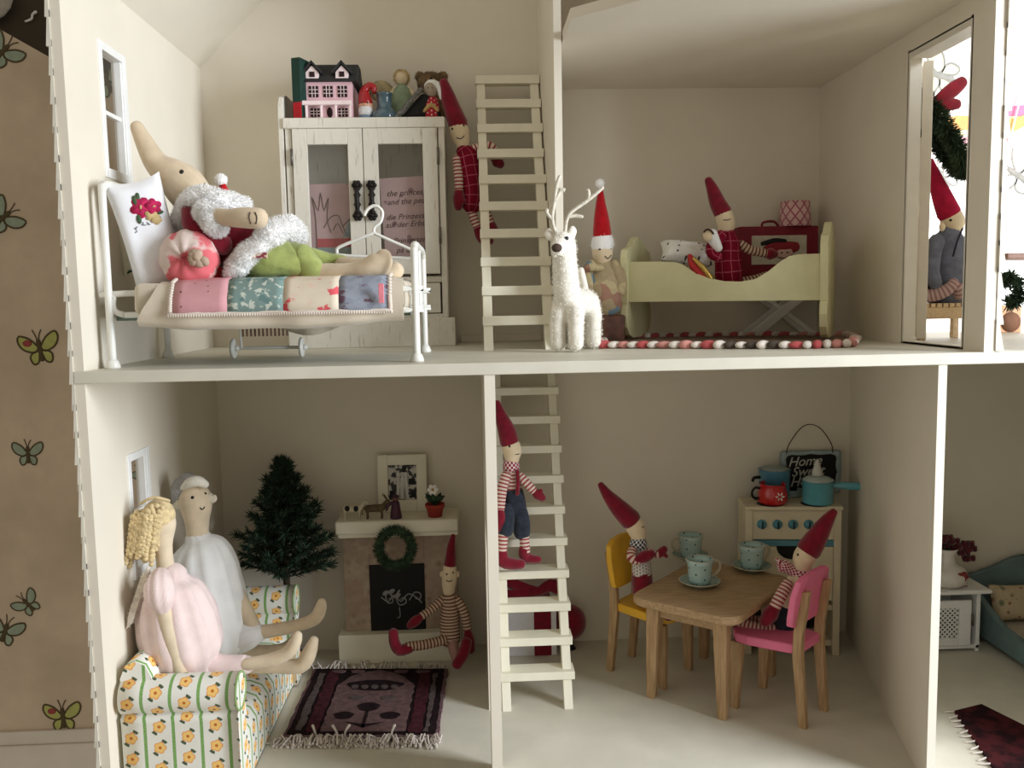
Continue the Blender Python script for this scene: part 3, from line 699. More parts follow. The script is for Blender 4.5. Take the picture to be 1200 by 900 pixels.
# ---- trolley under the bed
tr = thing('doll_trolley', 'low white wire trolley on round wheels under the metal bed', 'trolley', (15, 14, 0))
for x, y in ((9.2, 13.0), (16.0, 13.0)):
    M().lathe([(0, -.18), (.9, -.18), (1.02, -.08), (1.02, .08), (.9, .18), (0, .18)], (x, y, 1.03), 20, Matrix.Rotation(pi/2, 3, 'Y')).build('wheel', METAL, tr); M().lathe([(0, 0), (.3, 0), (.3, .35), (.15, .5), (0, .5)], (x+.1, y, 1.03), 10, Matrix.Rotation(pi/2, 3, 'Y')).build('hub', METAL, tr)
m = M(); m.tube([(9.2, 13, 1.03, .16), (16, 13, 1.03, .16)], n=8, sub=1); m.tube([(10, 13, 1.03, .14), (9.9, 13, 3.6, .14), (15, 13, 3.6, .14)], n=8, sub=1); m.tube([(10, 16.5, 3.6, .14), (15, 16.5, 3.6, .14)], n=8, sub=1); m.tube([(10, 13, 3.6, .12), (10, 16.5, 3.6, .12)], n=8, sub=1); m.tube([(15, 13, 3.6, .12), (15, 16.5, 3.6, .12)], n=8, sub=1)
m.build('frame', METAL, tr)
WK = mat('woven_cane', (150, 120, 104), .9, .2)
for k in range(12): M().box(10.1+k*.4, 12.95, 2.2, 10.3+k*.4, 13.1, 3.5, .03).build('cane_slat', WK, tr)
m = M(); pts = []
rows = [[(14.5+i*.9, 12.8+math.sin(i*1.7)*.3, 4.5-(0 if j == 0 else (1.4+.9*math.sin(i*.45+.4))*j/3)) for i in range(9)] for j in range(4)][::-1]
m.grid(rows); tag(m.build('folded_cloth', BLK, mods=lambda o: setattr(o.modifiers.new('t', 'SOLIDIFY'), 'thickness', .002)), 'plain beige cloth hanging below the mattress above the trolley', 'cloth')

# ---- white cupboard
Yc = 29.0; L_, Rr = P(340, 300, Yc).x, P(524, 300, Yc).x; zt = P(430, 138, Yc).z
cb = thing('cupboard', 'white distressed wooden cupboard with two glass doors, ladder to its right', 'cupboard', ((L_+Rr)/2, 33, 0))
xm = P(428, 250, Yc).x; Yb = 37.6
M().box(L_-.55, Yc-.2, 0, Rr+.75, Yb, 3.4, .08).build('plinth', SHABBY, cb)
m = M(); m.prism([(Yc, 3.4), (Yb, 3.4), (Yb, zt+4.2), (Yb-2.2, zt+4.0), (Yb-2.8, zt+.3), (Yc+.0, zt+.0)], L_, L_+.7, 'yz', .05)
m.prism([(Yc, 3.4), (Yb, 3.4), (Yb, zt+4.0), (Yb-2.2, zt+3.6), (Yb-2.8, zt+.3), (Yc+.0, zt+.0)], Rr-.7, Rr, 'yz', .05); m.box(L_, Yb-.5, 3.4, Rr, Yb, zt+2.2, .05)
m.build('carcass', SHABBY, cb)
M().prism([(Yc, 3.4), (Yb, 3.4), (Yb, zt+3.4), (Yc+2.5, zt+3.2), (Yc+.9, zt+2.6), (Yc+.2, zt+1.6), (Yc, zt)], L_-.75, L_-.17, 'yz', .06).build('scroll_side', SHABBY, cb)
M().box(L_-.15, Yc-.35, zt-1.2, Rr+.1, Yb-.5, zt, .08).build('top_board', SHABBY, cb)
zd0 = P(430, 322, Yc).z; zd1 = zt-1.25
m = M(); m.box(L_+.7, Yc+.2, zd0-1.0, Rr-.7, Yb-.5, zd0-.3, .03); m.build('shelf', SHABBY, cb)
def cdoor(x0, x1, hx):
    m = M(); f = 1.7; y0, y1 = Yc-.35, Yc+.25
    m.box(x0, y0, zd0, x0+f, y1, zd1, .05); m.box(x1-f, y0, zd0, x1, y1, zd1, .05); m.box(x0+f, y0, zd1-1.8, x1-f, y1, zd1, .05); m.box(x0+f, y0, zd0, x1-f, y1, zd0+1.9, .05)
    d = m.build('glass_door', SHABBY, cb)
    M().box(x0+f, Yc-.05, zd0+1.9, x1-f, Yc, zd1-1.8).build('glass_pane', GLASS, d)
    h = M()
    z = P(430, 218, Yc).z
    for k, dz in ((0, 0), (1, -1.1), (2, -2.2), (3, -3.5)):
        r = .62 if k in (0, 3) else .42
        for a in range(6): h.ball((hx+math.cos(a*pi/3)*r*.6, y0-.3, z+dz+math.sin(a*pi/3)*r*.6), (r*.45, .28, r*.45), 7, 5)
        h.ball((hx, y0-.45, z+dz), (r*.5, .3, r*.5), 8, 5)
    h.tube([(hx, y0-.3, z, .24), (hx, y0-.6, z-1.7, .3), (hx, y0-.3, z-3.4, .24)], n=8)
    h.build('ornate_handle', mat('blackened_iron', (44, 38, 36), .45, .2, 3, .4, 8, .5, metal=.6), d)
    for zh in (zd1-4.2, zd0+3.5):
        xx = x0-.1 if hx > (x0+x1)/2 else x1+.1
        M().lathe([(0, 0), (.16, 0), (.16, 1.9), (0, 1.9)], (xx, y0-.05, zh), 8).build('hinge', mat('dull_steel', (120, 114, 104), .4, metal=.7), d)
cdoor(L_+.85, xm-.05, xm-.8); cdoor(xm+.05, Rr-.85, xm+.9)
m = M(); m.box(L_+.7, Yc, 3.4, Rr-.7, Yb-.5, 3.9, .03); m.build('bottom_rail', SHABBY, cb)
for a, b_ in ((L_+.9, xm-.2), (xm+.2, Rr-.9)):
    d = M().box(a, Yc-.15, 4.0, b_, Yc+.4, zd0-1.1, .06).build('drawer', SHABBY, cb)
    M().ball(((a+b_)/2+1.5, Yc-.5, 6), .38, 10, 7).build('knob', BLACK, d)
# pink story sheets behind the glass
PINK = mat('pink_story_paper', f_spots((206, 176, 176), (158, 120, 130), .42, .16, .2), .9, .04, 1, .05)
def sheet(px0, py0, px1, py1, tilt, label, lines):
    a = P(px0, py0, Yc+1.6); b_ = P(px1, py1, Yc+1.6); cx, cz = (a.x+b_.x)/2, (a.z+b_.z)/2
    T = Matrix.Translation((cx, Yc+1.6, cz)) @ Matrix.Rotation(tilt, 4, 'Y') @ Matrix.Rotation(pi/2, 4, 'X')
    w_, h_ = b_.x-a.x, a.z-b_.z
    o = M().box(-w_/2, -h_/2, -.12, w_/2, h_/2, .12, .02, T).build('story_card', PINK); tag(o, label, 'card')
    return o, T, w_, h_
INK = mat('dark_ink', (84, 56, 66), .9)
o, T, w_, h_ = sheet(447, 208, 503, 318, -.05, 'pink spotted card with handwritten titles behind the right cupboard door', 0)
for i, (t_, dz) in enumerate((("the princess", .36), ("and the pea:", .27), ("die Prinzessin", .11), ("auf der Erbse..", .03), ("Prinsessen", -.14), ("på ærten", -.24))):
    text('handwriting', t_, .95, T @ Matrix.Translation((.35, dz*h_-.3, .15)), INK, o, .35, ext=.02)
o, T, w_, h_ = sheet(361, 216, 420, 318, 0, 'pink spotted card with a drawing of a bed, behind the left cupboard door', 0)
def strip(name, x0, y0, x1, y1, ma): M().box(x0, y0, .1, x1, y1, .17, .01, T).build(name, ma, o)
strip('drawn_bed', -w_*.35, -h_*.5, w_*.5, -h_*.22, mat('pale_teal_ink', (150, 168, 164), .9)); strip('drawn_blanket', -w_*.35, -h_*.22, w_*.5, -h_*.12, mat('coral_ink', (196, 92, 96), .9)); strip('drawn_mattress', -w_*.35, -h_*.34, w_*.5, -h_*.3, mat('mauve_ink', (176, 130, 140), .9))
m = M()
for pl in ([(-.36, -.5), (-.36, .1), (-.42, .35), (-.3, .2), (-.24, .4), (-.18, .2), (-.08, .34), (-.12, .1), (-.05, -.05)], [(-.2, .0), (-.05, .12), (.12, .14), (.2, .02), (.3, -.1)], [(.0, -.02), (.1, .05), (.2, -.06)], [(.2, .02), (.36, .1), (.5, .16)]):
    m.tube([(T @ Vector((x*w_, y*h_, .16)), .05) for x, y in pl], n=5)
m.build('drawn_outline', mat('soft_pencil', (120, 96, 96), .9), o)
M().prism([(w_*.2, -h_*.1), (w_*.5, -h_*.12), (w_*.5, h_*.16), (w_*.34, h_*.08)], .1, .16, 'xy', 0, T).build('drawn_cushion', mat('pale_blue_ink', (160, 178, 184), .9), o)

# ---- things on top of the cupboard
ZT = zt
def put(name, label, cat, px, Y, grp=None): return thing(name, label, cat, (P(px, 138, Y).x, Y, ZT), grp)
# dark green book
bk = put('book', 'tall dark green book standing at the left end of the cupboard top', 'book', 348, 31)
x0 = P(341, 100, Yc+.6).x; hB = P(345, 68, Yc+.6).z-ZT
TB = Matrix.Translation((x0+.1, Yc+.5, ZT)) @ Matrix.Rotation(-.35, 4, 'Z')
GR = mat('green_book_cloth', (26, 62, 52), .7, .15, 1)
M().box(0, 0, 0, 1.2, 5.6, hB, .08, TB).build('cover', GR, bk); M().box(.15, .05, .1, 1.05, 5.4, hB+.02, .02, TB).build('pages', mat('book_pages', (200, 190, 160), .9), bk); M().box(.1, -.06, .05, 1.15, .1, 1.9, .03, TB).build('spine_label', CRIM, bk)
# pink miniature house
XH0 = P(357, 120, 30.2).x; XH1 = P(413, 120, 30.2).x; hy0, hy1 = 30.2, 36.4
mh = put('miniature_house', 'little pink wooden house with black roof on top of the white cupboard', 'toy house', 385, 33)
PKP = mat('pale_pink_paint', (238, 196, 204), .6, .03, .5, .05); PKW = mat('pinkish_white_paint', (248, 228, 228), .55, .02); DKR = mat('charcoal_roof', (52, 52, 52), .75, .1); DW = mat('dark_window', (44, 20, 24), .5)
zb_ = ZT; zr = P(385, 95, 30.2).z; zk = P(385, 81, 33).z
M().box(XH0, hy0, zb_, XH1, hy1, zr, .04).build('house_body', PKP, mh)
m = M(); m.prism([(hy0-.5, zr-.1), (hy0+2.0, zk+.3), (hy1-2.0, zk+.3), (hy1+.4, zr-.1)], XH0-.5, XH1+.6, 'yz', .05); m.build('roof', DKR, mh)
W_ = XH1-XH0
def win(par, cx, z0, z1, hw, y):
    w0 = M().box(cx-hw, y-.12, z0, cx+hw, y, z1, .02).build('window', DW, par)
    for a in (-.33, 0.33): M().box(cx+a*hw*1.0-.035, y-.2, z0, cx+a*hw+.035, y-.1, z1).build('window_bar', PKW, w0)
    for a in (.33, .66): M().box(cx-hw, y-.2, z0+(z1-z0)*a-.03, cx+hw, y-.1, z0+(z1-z0)*a+.03).build('window_bar', PKW, w0)
zz1 = P(385, 101, hy0).z; zz0 = P(385, 114, hy0).z
for k in (.20, .5, .80): win(mh, XH0+W_*k, zz0, zz1, .55, hy0)
zz1 = P(385, 127, hy0).z; zz0 = P(385, 137, hy0).z
for k in (.22, .80): win(mh, XH0+W_*k, zz0, zz1, .55, hy0)
M().ball((XH0+W_*.52, hy0-.02, (zz0+zz1)/2), (.35, .12, .62), 14, 9).build('oval_door', DW, mh)
zp = P(385, 121, hy0-.8).z
M().box(XH0-.3, hy0-1.0, zp-.2, XH1+.0, hy0+.05, zp+.3, .05).build('porch_roof', PKW, mh)
for k in (.05, .36, .66, .96): M().lathe([(0, 0), (.22, 0), (.16, .3), (.16, zp-ZT-.5), (.22, zp-ZT-.2), (0, zp-ZT-.2)], (XH0+W_*k, hy0-.7, ZT), 10).build('porch_post', PKW, mh)
for k in (.18, .80):
    cx = XH0+W_*k; z0 = zr+.1; d = M().prism([(cx-.75, z0), (cx+.75, z0), (cx+.75, z0+.9), (cx, z0+1.7), (cx-.75, z0+.9)], hy0-.1, hy0+2.2, 'xz', .03).build('dormer', PKW, mh)
    m = M(); m.beam((cx-1.15, hy0+.9, z0+.8), (cx+.05, hy0+.9, z0+2.1), 2.6, .22); m.beam((cx+1.15, hy0+.9, z0+.8), (cx-.05, hy0+.9, z0+2.1), 2.6, .22); m.build('dormer_roof', DKR, d)
    M().box(cx-.3, hy0-.18, z0+.35, cx+.3, hy0-.08, z0+.95).build('dormer_window', DW, d)
# gnome
gx = P(429, 138, 31).x; gn = put('gnome', 'tiny glazed gnome with a curled red cap beside the pink house', 'figurine', 429, 31)
SK2 = mat('figurine_skin', (226, 176, 142), .4, spec=.5); GWH = mat('figurine_white', (232, 232, 232), .4, spec=.5); GRD = mat('figurine_red', (170, 22, 28), .3, .05, 2, .1, 8, .6)
M().lathe([(0, 0), (.75, 0), (.85, .5), (.8, 1.4), (0, 1.6)], (gx, 31, ZT), 18).build('blue_robe', mat('figurine_blue', (120, 144, 168), .4, spec=.5), gn)
M().ball((gx, 31, ZT+1.7), (.88, .85, .8)).build('face', SK2, gn); M().ball((gx, 30.65, ZT+1.1), (.85, .6, .85), 14, 8).build('beard', GWH, gn); M().ball((gx, 30.2, ZT+1.75), .17, 8, 6).build('nose', SK2, gn)
M().tube([(gx, 31, ZT+2.1, .85), (gx-.1, 31, ZT+2.9, .72), (gx-.05, 31, ZT+3.6, .5), (gx+.5, 31, ZT+4.1, .42), (gx+1.0, 31, ZT+3.9, .4), (gx+1.0, 31, ZT+3.4, .3)], n=14).build('red_cap', GRD, gn)
for dx in (-.3, .3): M().ball((gx+dx, 30.25, ZT+2.0), .09, 6, 5).build('eye', EYE, gn)
# blue glass bottle
bx = P(451, 138, 31).x; bo = put('bottle', 'squat blue-grey glass bottle with a wide neck beside the gnome', 'bottle', 452, 31)
BG_ = mat('blue_grey_glass', (72, 100, 112), .12, .1, .7, .05, 3, .6, coat=.6)
M().lathe([(0, 0), (1.45, 0), (1.6, .3), (1.5, .9), (1.1, 1.35), (.9, 1.5), (.88, 2.9), (1.0, 3.0), (1.0, 3.2), (.75, 3.2), (.7, 1.6), (0, 1.4)], (bx, 31, ZT), 22).build('glass_body', BG_, bo)
# angel doll
ax_ = P(472, 138, 34).x; an = put('angel_doll', 'small fair-haired doll in pale green dress on the cupboard behind the bottle', 'doll', 472, 34)
M().lathe([(0, 0), (2.0, 0), (1.9, .4), (1.5, 2.5), (1.1, 4.3), (.5, 4.9), (0, 4.9)], (ax_, 34, ZT), 18).build('green_dress', mat('pale_green_cloth', (150, 168, 138), .9, .1), an)
M().ball((ax_, 34, ZT+5.6), (.75, .7, .85)).build('head', PALE, an)
m = M(); m.ball((ax_, 34.3, ZT+5.8), (.95, .7, .95)); m.fuzz(500, .25, .05); m.build('fair_hair', mat('fair_wool_hair', (206, 182, 130), .95), an)
for s_ in (-1, 1): M().tube([(ax_+s_*.7, 33.8, ZT+4.4, .3), (ax_+s_*1.6, 33.6, ZT+3.4, .28), (ax_+s_*1.9, 33.3, ZT+2.4, .25)], n=10).build('arm', PALE, an)
M().ball((ax_-2.6, 34.6, ZT+4.3), (1.5, .4, 1.3), 12, 8).build('wing', mat('straw_gauze', (190, 174, 134), .95, .15), an)
# witch-like hat, dark with silver trim
wx = P(494, 138, 31.5).x; wh = put('cocked_hat', 'black three cornered hat with silver trim lying near the right end of the cupboard', 'hat', 494, 31.5)
m = M(); prof = [(-3.1, .2), (-2.0, .8), (-.8, 2.2), (.2, 3.2), (1.2, 2.8), (2.2, 1.2), (2.6, 0), (-3.0, 0)]
m.prism([(wx+a, ZT+b_) for a, b_ in prof], 30.6, 33, 'xz', .25, smooth=True); m.build('hat_body', BLACK, wh)
m = M().tube([(wx+a, 30.45, ZT+b_, .26) for a, b_ in [(-3.2, .3), (-2.1, 1.1), (-.9, 2.5), (.1, 3.5)]], n=10); m.fuzz(400, .2, .05); m.build('silver_trim', mat('silver_braid', (150, 146, 140), .7, .3, 4), wh)
M().tube([(wx+.4, 30.5, ZT+1.0, .2), (wx+1.2, 30.4, ZT+1.7, .28), (wx+2.0, 30.5, ZT+1.1, .2)], n=8).build('gold_band', mat('gold_ribbon', (196, 160, 104), .6), wh)
# teddy bear
tx = P(508, 138, 35).x; te = put('teddy_bear', 'small brown teddy bear behind the white-capped doll on the cupboard', 'teddy bear', 508, 35)
BRF = mat('brown_mohair', (128, 104, 74), .95, .15)
def fz(nm, c, r, par, ma, n=500, ln=.22): m = M().ball(c, r); m.fuzz(n, ln, .05); return m.build(nm, ma, par)
fz('body', (tx, 35, ZT+2), (1.6, 1.3, 2), te, BRF); fz('head', (tx-.2, 34.6, ZT+5.2), (1.7, 1.3, 1.35), te, BRF, 900)
for dx in (-1.5, 1.3): fz('ear', (tx+dx, 34.7, ZT+6.0), (.6, .4, .6), te, BRF, 200)
M().ball((tx-.1, 33.3, ZT+5.2), (.55, .3, .4)).build('muzzle', mat('tan_plush', (160, 130, 94), .95), te); M().ball((tx-.1, 33.0, ZT+5.35), (.25, .12, .18)).build('nose', EYE, te)
# doll with white cap
dx_ = P(506, 138, 31.3).x; dl = put('peg_doll', 'small doll in white cap and red spotted dress, right end of cupboard top', 'doll', 506, 31.3)
M().lathe([(0, 0), (.95, 0), (1.0, .5), (.95, 1.8), (.7, 2.7), (0, 2.8)], (dx_, 31.3, ZT), 16).build('red_dress', mat('red_dotted_cloth', f_dots((178, 44, 54), (240, 214, 214), .5, .09), .9), dl)
M().ball((dx_-.05, 31.2, ZT+3.6), (.8, .75, .95)).build('head', mat('grey_beige_cloth', (176, 160, 142), .95), dl)
m = M().ball((dx_+.15, 31.5, ZT+4.05), (1.0, .8, .85)); m.build('white_cap', WHITE, dl)
m = M().tube([(dx_+.7, 31.3, ZT+4.3, .4), (dx_+1.1, 31.1, ZT+3.4, .35), (dx_+1.15, 31.1, ZT+2.6, .2)], n=10); m.build('cap_tail', WHITE, dl)
for d in (-.3, .15): M().ball((dx_+d, 30.5, ZT+3.7), .08, 6, 5).build('eye', EYE, dl)
M().ball((P(488, 118, 33).x, 33, ZT+2.9), (1.0, .8, 1.2), 12, 8).build('x', BLACK, wh) if 0 else None
# ================================================================ ELVES: helper
def limbs(par, parts):
    out = []
    for p in parts:
        nm, ma, nodes = p[:3]; kw = dict(p[3]) if len(p) > 3 else {}
        fz_ = kw.pop('fuzz', 0); lp = kw.pop('lump', 0); mods = kw.pop('mods', None)
        m = M().tube([N(*q) for q in nodes], n=kw.pop('n', 14), **kw)
        if lp:
            for i, v in enumerate(m.v): m.v[i] = v+noise.noise_vector(v*1.1)*lp
        if fz_: m.fuzz(fz_, .3, .04)
        o = m.build(nm, ma, par, mods=mods); out.append((m, o))
    return out
def face(m, o, eyes, mouth, r=.16, col=EYE, ln=.055, nose=None):
    for e in eyes: decal(m, e[0], e[1], r, col, 'eye', o, lift=.0, n=8)
    if mouth:
        q = M(); pts = []
        for a in mouth:
            p, n_ = m.hit(*a); pts.append((p+n_*.03, ln))
        q.tube(pts, n=5); q.build('mouth', col, o)
    if nose:
        p, n_ = m.hit(*nose); M().ball(p, .18, 8, 6).build('nose', PALE, o)
def mitten(px, py, Y, px2, py2, r, th=None, ma=RED, par=None, nm='mitten'):
    m = M(); a = N(px, py, Y, r*.75); b_ = N((px+px2)/2, (py+py2)/2, Y, r*1.15); c = N(px2, py2, Y, r*.8); m.tube([a, b_, c], n=12)
    if th: m.tube([N((px+px2)/2, (py+py2)/2, Y, r*.55), N(th[0], th[1], Y-.3, r*.5)], n=8)
    return m.build(nm, ma, par)

# ---- elf in plaid dress hanging between cupboard and ladder
Y = 31.2; ef = thing('elf_doll', 'elf doll in red plaid dress hanging by its arm between cupboard and bedroom ladder', 'doll', P(553, 230, Y), 'pointed-hat elf dolls')
o = limbs(ef, [('hat', RED, [(520, 96, Y, 5), (524, 110, Y, 8), (530, 128, Y, 10), (537, 146, Y, 11.5)]),
 ('head', PALE, [(536, 146, Y, 10.5), (539, 157, Y, 11.2), (542, 168, Y, 8.5), (543, 176, Y, 6)]),
 ('plaid_dress', PLAID, [(543, 176, Y, 9), (547, 184, Y, 14), (551, 205, Y, 14), (554, 225, Y, 13.5), (553, 240, Y, 12)], {'lump': .1}),
 ('sleeve', STR, [(535, 186, Y-.8, 5), (537, 205, Y-1, 5.5), (538, 222, Y-1, 5)]),
 ('sleeve', STR, [(552, 176, Y, 5), (566, 171, Y, 5), (576, 172, Y, 4.8), (581, 180, Y+.6, 4.5)]),
 ('striped_leg', STR, [(551, 240, Y, 5), (555, 255, Y, 5.5), (560, 268, Y, 5)]), ('striped_leg', STR, [(564, 238, Y+.5, 5), (571, 252, Y+.5, 5), (576, 264, Y+.5, 5)]),
 ('boot', RED, [(560, 268, Y, 5.5), (565, 279, Y-.2, 6.5), (574, 282, Y-1, 5)]), ('boot', RED, [(576, 264, Y+.5, 5.5), (580, 273, Y, 6.5), (589, 273, Y-.6, 4.5)])])
face(o[1][0], o[1][1], [(530, 151), (543.5, 147)], [(535, 161), (540, 162.5), (544, 159)], .15)
mitten(538, 222, Y-1, 537, 243, 6, (544, 236), par=ef); mitten(579, 186, Y, 587, 193, 6, None, par=ef)

# ---- white felt reindeer
dr_ = thing('felt_reindeer', 'white needle-felt reindeer with wire antlers standing at the foot of the bedroom ladder', 'reindeer', (43.8, 14, 0))
m = M()
hz = [N(661, 284, 11.4, 13), N(656, 290, 9.8, 9.5), N(653, 293, 9.0, 7)]
m.tube(hz, n=16)
m.tube([N(663, 284, 11.6, 12), N(662, 302, 12, 13.5), N(663, 325, 12.4, 15), N(665, 345, 12.8, 16), N(672, 356, 14, 15), N(684, 352, 17, 14), N(692, 356, 18.5, 11)], n=18)
for x, y1, Y in ((654, 410, 13.0), (675, 411.5, 12.2), (696, 408, 16.6), (684, 407, 18.5)):
    b_ = Q(x, y1+2.5, 0) if 0 else P(x, y1, Y); zz = .75
    m.tube([N(x+(4 if x < 660 else -1 if x < 690 else -5), 352, Y+.6, 11), N(x+(1 if x < 660 else 0), 372, Y, 10), (b_.x, Y, 3.0, .82), (b_.x, Y, zz, .8)], n=14)
body = m.build('body', FELT, dr_, mods=remesh(.17, 5))
fm = M(); fm.v = m.v; fm.f = m.f
ff = M()
tmp = M(); tmp.v = list(m.v); tmp.f = list(m.f); tmp.uv = list(m.uv); tmp.mi = list(m.mi); tmp.sm = list(m.sm); n0 = len(tmp.f); tmp.fuzz(7000, .28, .035, jit=.9)
ff.v = tmp.v; ff.f = tmp.f[n0:]; ff.uv = tmp.uv[n0:]; ff.mi = tmp.mi[n0:]; ff.sm = tmp.sm[n0:]
tag(ff.build('felt_fibres', FELT, dr_), kind='stuff')
M().ball(P(652.5, 290.5, 8.55), (.52, .35, .42)).build('nose', mat('brown_felt_nose', (74, 58, 50), .8), dr_)
for e in ((664, 279.5), (645.5, 283)): 
    p, n_ = m.hit(*e); M().ball(p, .23, 10, 7).build('eye', mat('black_bead', (14, 14, 16), .15, spec=.6), dr_)
for x0, y0, x1, y1 in ((645, 279, 643, 270), (668, 280, 671, 267)): M().tube([N(x0, y0, 11.8, 4), N(x1, y1+4, 12, 5), N(x1, y1, 12.2, 3)], n=12, flat=.6).build('ear', FELT, dr_)
M().tube([N(686, 340, 18.6, 4), N(683, 328, 19.2, 4.5), N(681, 316, 19.3, 3.5)], n=12).build('tail', FELT, dr_)
WIR = mat('wrapped_wire', (222, 214, 196), .8, .1, 3, .4, 10)
an_ = lambda pts: M().tube([(P(a, b_, 11.6), .19) for a, b_ in pts], n=8, sub=4)
for br in ([[(651, 273), (647, 256), (650, 235), (652, 218), (656, 207)], [(647, 257), (641, 250), (641, 246)], [(650, 236), (657, 224), (662, 223), (656, 222)]], [[(662, 272), (664, 258), (670, 248), (687, 236), (697, 228), (706, 220)], [(666, 254), (674, 253), (682, 254)], [(689, 234), (690, 228), (689, 223)]]):
    m = M()
    for pts in br: m.tube([(P(a, b_, 11.6), .19) for a, b_ in pts], n=8, sub=4)
    m.build('antler', WIR, dr_)

# ---- santa doll sitting on a brown case behind the reindeer
Y = 28
cs = P(710, 380, Y)
M_ = M().box(cs.x-2.3, Y-1.5, 0, cs.x+2.1, Y+4, 3.4, .35, seg=3); bx_ = M_.build('leather_box', mat('brown_leather', (104, 66, 48), .6, .2, 1, .3, 8, .4)); tag(bx_, 'brown leather box under the patchwork santa doll behind the reindeer', 'box')
sd = thing('santa_doll', 'santa doll in pointed red hat and patchwork clothes behind the white reindeer', 'doll', (cs.x, Y+1, 3.4))
PATCH = mat('patchwork_cloth', f_patch(((178, 160, 126), (126, 148, 158), (170, 130, 110), (196, 180, 140)), .75), .95, .12, 1.5, .4, 14)
o = limbs(sd, [('patchwork_body', PATCH, [(706, 303, Y+.5, 11), (706, 318, Y+.5, 18), (707, 338, Y+.2, 23), (708, 355, Y, 22)], {'lump': .25}),
 ('sleeve', PATCH, [(694, 312, Y, 8), (688, 325, Y-.6, 8.5), (692, 338, Y-1, 7)], {'lump': .15}), ('sleeve', PATCH, [(718, 312, Y, 8), (726, 326, Y-.6, 8.5), (726, 342, Y-1, 7)], {'lump': .15}),
 ('head', PALE, [(706, 288, Y, 11), (706, 298, Y, 12), (706, 306, Y, 9)]),
 ('hat', CRIM, [(704, 222, Y, 2.6), (704, 240, Y, 6), (705, 260, Y, 9.5), (706, 283, Y, 11.5)]), ('hat_band', FUR, [(706, 281, Y, 12.5), (706, 286, Y, 13.2), (706, 290, Y, 12.5)], {'fuzz': 300})])
face(o[3][0], o[3][1], [(703, 292), (716, 291)], [(709, 300), (712, 303), (716, 299)], .14)
m = M().ball(P(703, 215, Y), .55, 12, 8); m.fuzz(300, .12, .03); m.build('pompom', FUR, sd)
m = M().ball(P(693, 313, Y-1.6), (.8, .4, .5)); m.ball(P(700, 314, Y-1.6), (.8, .4, .4)); m.build('neck_bow', PATCH, sd)

# ---- cradle (turned a little, right end nearer)
A0 = Vector((53.7, 27.2, 0)); ang = math.radians(-27); cdx = Vector((math.cos(ang), math.sin(ang), 0)); cdy = Vector((-math.sin(ang), math.cos(ang), 0))
def LC(px, py, off=0):       # photo point -> (along, height) on the cradle's front plane
    n_ = cdy; v = ray(px, py); t = ((A0+cdy*off)-CAM).dot(n_)/v.dot(n_); p = CAM+v*t; return (p-A0).dot(cdx), p.z
cr = thing('doll_cradle', 'pale green wooden rocking cradle with scalloped ends in the upper right room', 'cradle', A0+cdx*10+cdy*4)
CRD = mat('pale_green_cradle_paint', (220, 216, 172), .55, .03, .4, .08, 9, .35)
TC = Matrix(((cdx.x, cdy.x, 0, A0.x), (cdx.y, cdy.y, 0, A0.y), (0, 0, 1, 0), (0, 0, 0, 1)))
RZ = .45; WD = 9.0
pr = [LC(*p) for p in ((737, 354), (736, 330), (735, 307), (770, 306.5), (790, 307), (800, 310), (812, 318), (830, 326), (848, 329.5), (868, 330), (885, 327), (900, 318), (915, 306), (925, 300), (935, 298), (961, 297), (961, 352))]
M().prism(pr, 0, .7, 'xz', .05, TC).build('side_panel', CRD, cr); M().prism(pr, WD-.7, WD, 'xz', .05, TC).build('side_panel', CRD, cr)
xl = pr[0][0]; xr = pr[-1][0]; zb_ = pr[0][1]
M().box(xl, .7, zb_, xr, WD-.7, zb_+.6, .03, TC).build('base_board', CRD, cr)
def endboard(x, ztop):
    c = WD/2; h = ztop; o = [(-.4, zb_-.2), (-.9, zb_+4.5), (-.9, h-2.0), (-.5, h-1.2), (.4, h-.9), (1.4, h-.8), (2.2, h-.2), (3.2, h+.4), (c, h+.6)]
    o = o+[(WD-p[0], p[1]) for p in o[::-1][1:]]
    m = M().prism(o, x, x+.8, 'yz', .06, TC); q = [(-.2, zb_-.1), (-.7, zb_-.5), (-.9, zb_-1.6), (-.6, zb_-3.0), (.4, RZ+.5), (1.8, RZ+.05), (c, RZ-.0)]
    q = q+[(WD-p[0], p[1]) for p in q[::-1][1:]]
    m.build('end_board', CRD, cr); M().prism(q, x, x+.8, 'yz', .06, TC).build('rocker', CRD, cr)
endboard(xl-.8, LC(735, 281)[1]); endboard(xr, LC(965, 263)[1])
# ---- cradle contents
c0 = A0+cdx*3.6+cdy*4.2; 
pillow('pillow', c0.x+.4, c0.y-.4, P(770, 298, c0.y).z, 6.4, 3.0, 2.6, Matrix.Rotation(.12, 3, 'Y') @ Matrix.Rotation(-.7, 3, 'X'), mat('white_sprig_cotton', f_spots((238, 236, 228), (60, 60, 62), 1.5, .16, .24), .95), 'small white pillow with dark sprigs lying at the left end of the cradle')
M().box(xl+.2, .8, zb_+.6, xr-.2, WD-.8, zb_+1.6, .3, TC, seg=3).build('cradle_mattress', BLK, cr)
p0 = P(820, 315, 24.5); gf = thing('wrapped_sweet', 'red and gold foil wrapped sweet lying in the cradle beside the elf', 'sweet', (p0.x, p0.y, zb_+1.6))
M().tube([N(808, 300, 25, 3), N(812, 308, 25, 6), N(820, 318, 24.8, 8), N(828, 328, 24.6, 7)], n=6, sub=1).build('red_foil', mat('red_foil', (196, 30, 36), .35, .1, 2, .4, 6, .6, metal=.3), gf)
M().tube([N(813, 303, 24.2, 2), N(822, 312, 24, 3), N(833, 326, 24, 3)], n=8).build('gold_edge', mat('gold_foil', (212, 178, 90), .3, .1, 2, .4, 6, .6, metal=.7), gf)
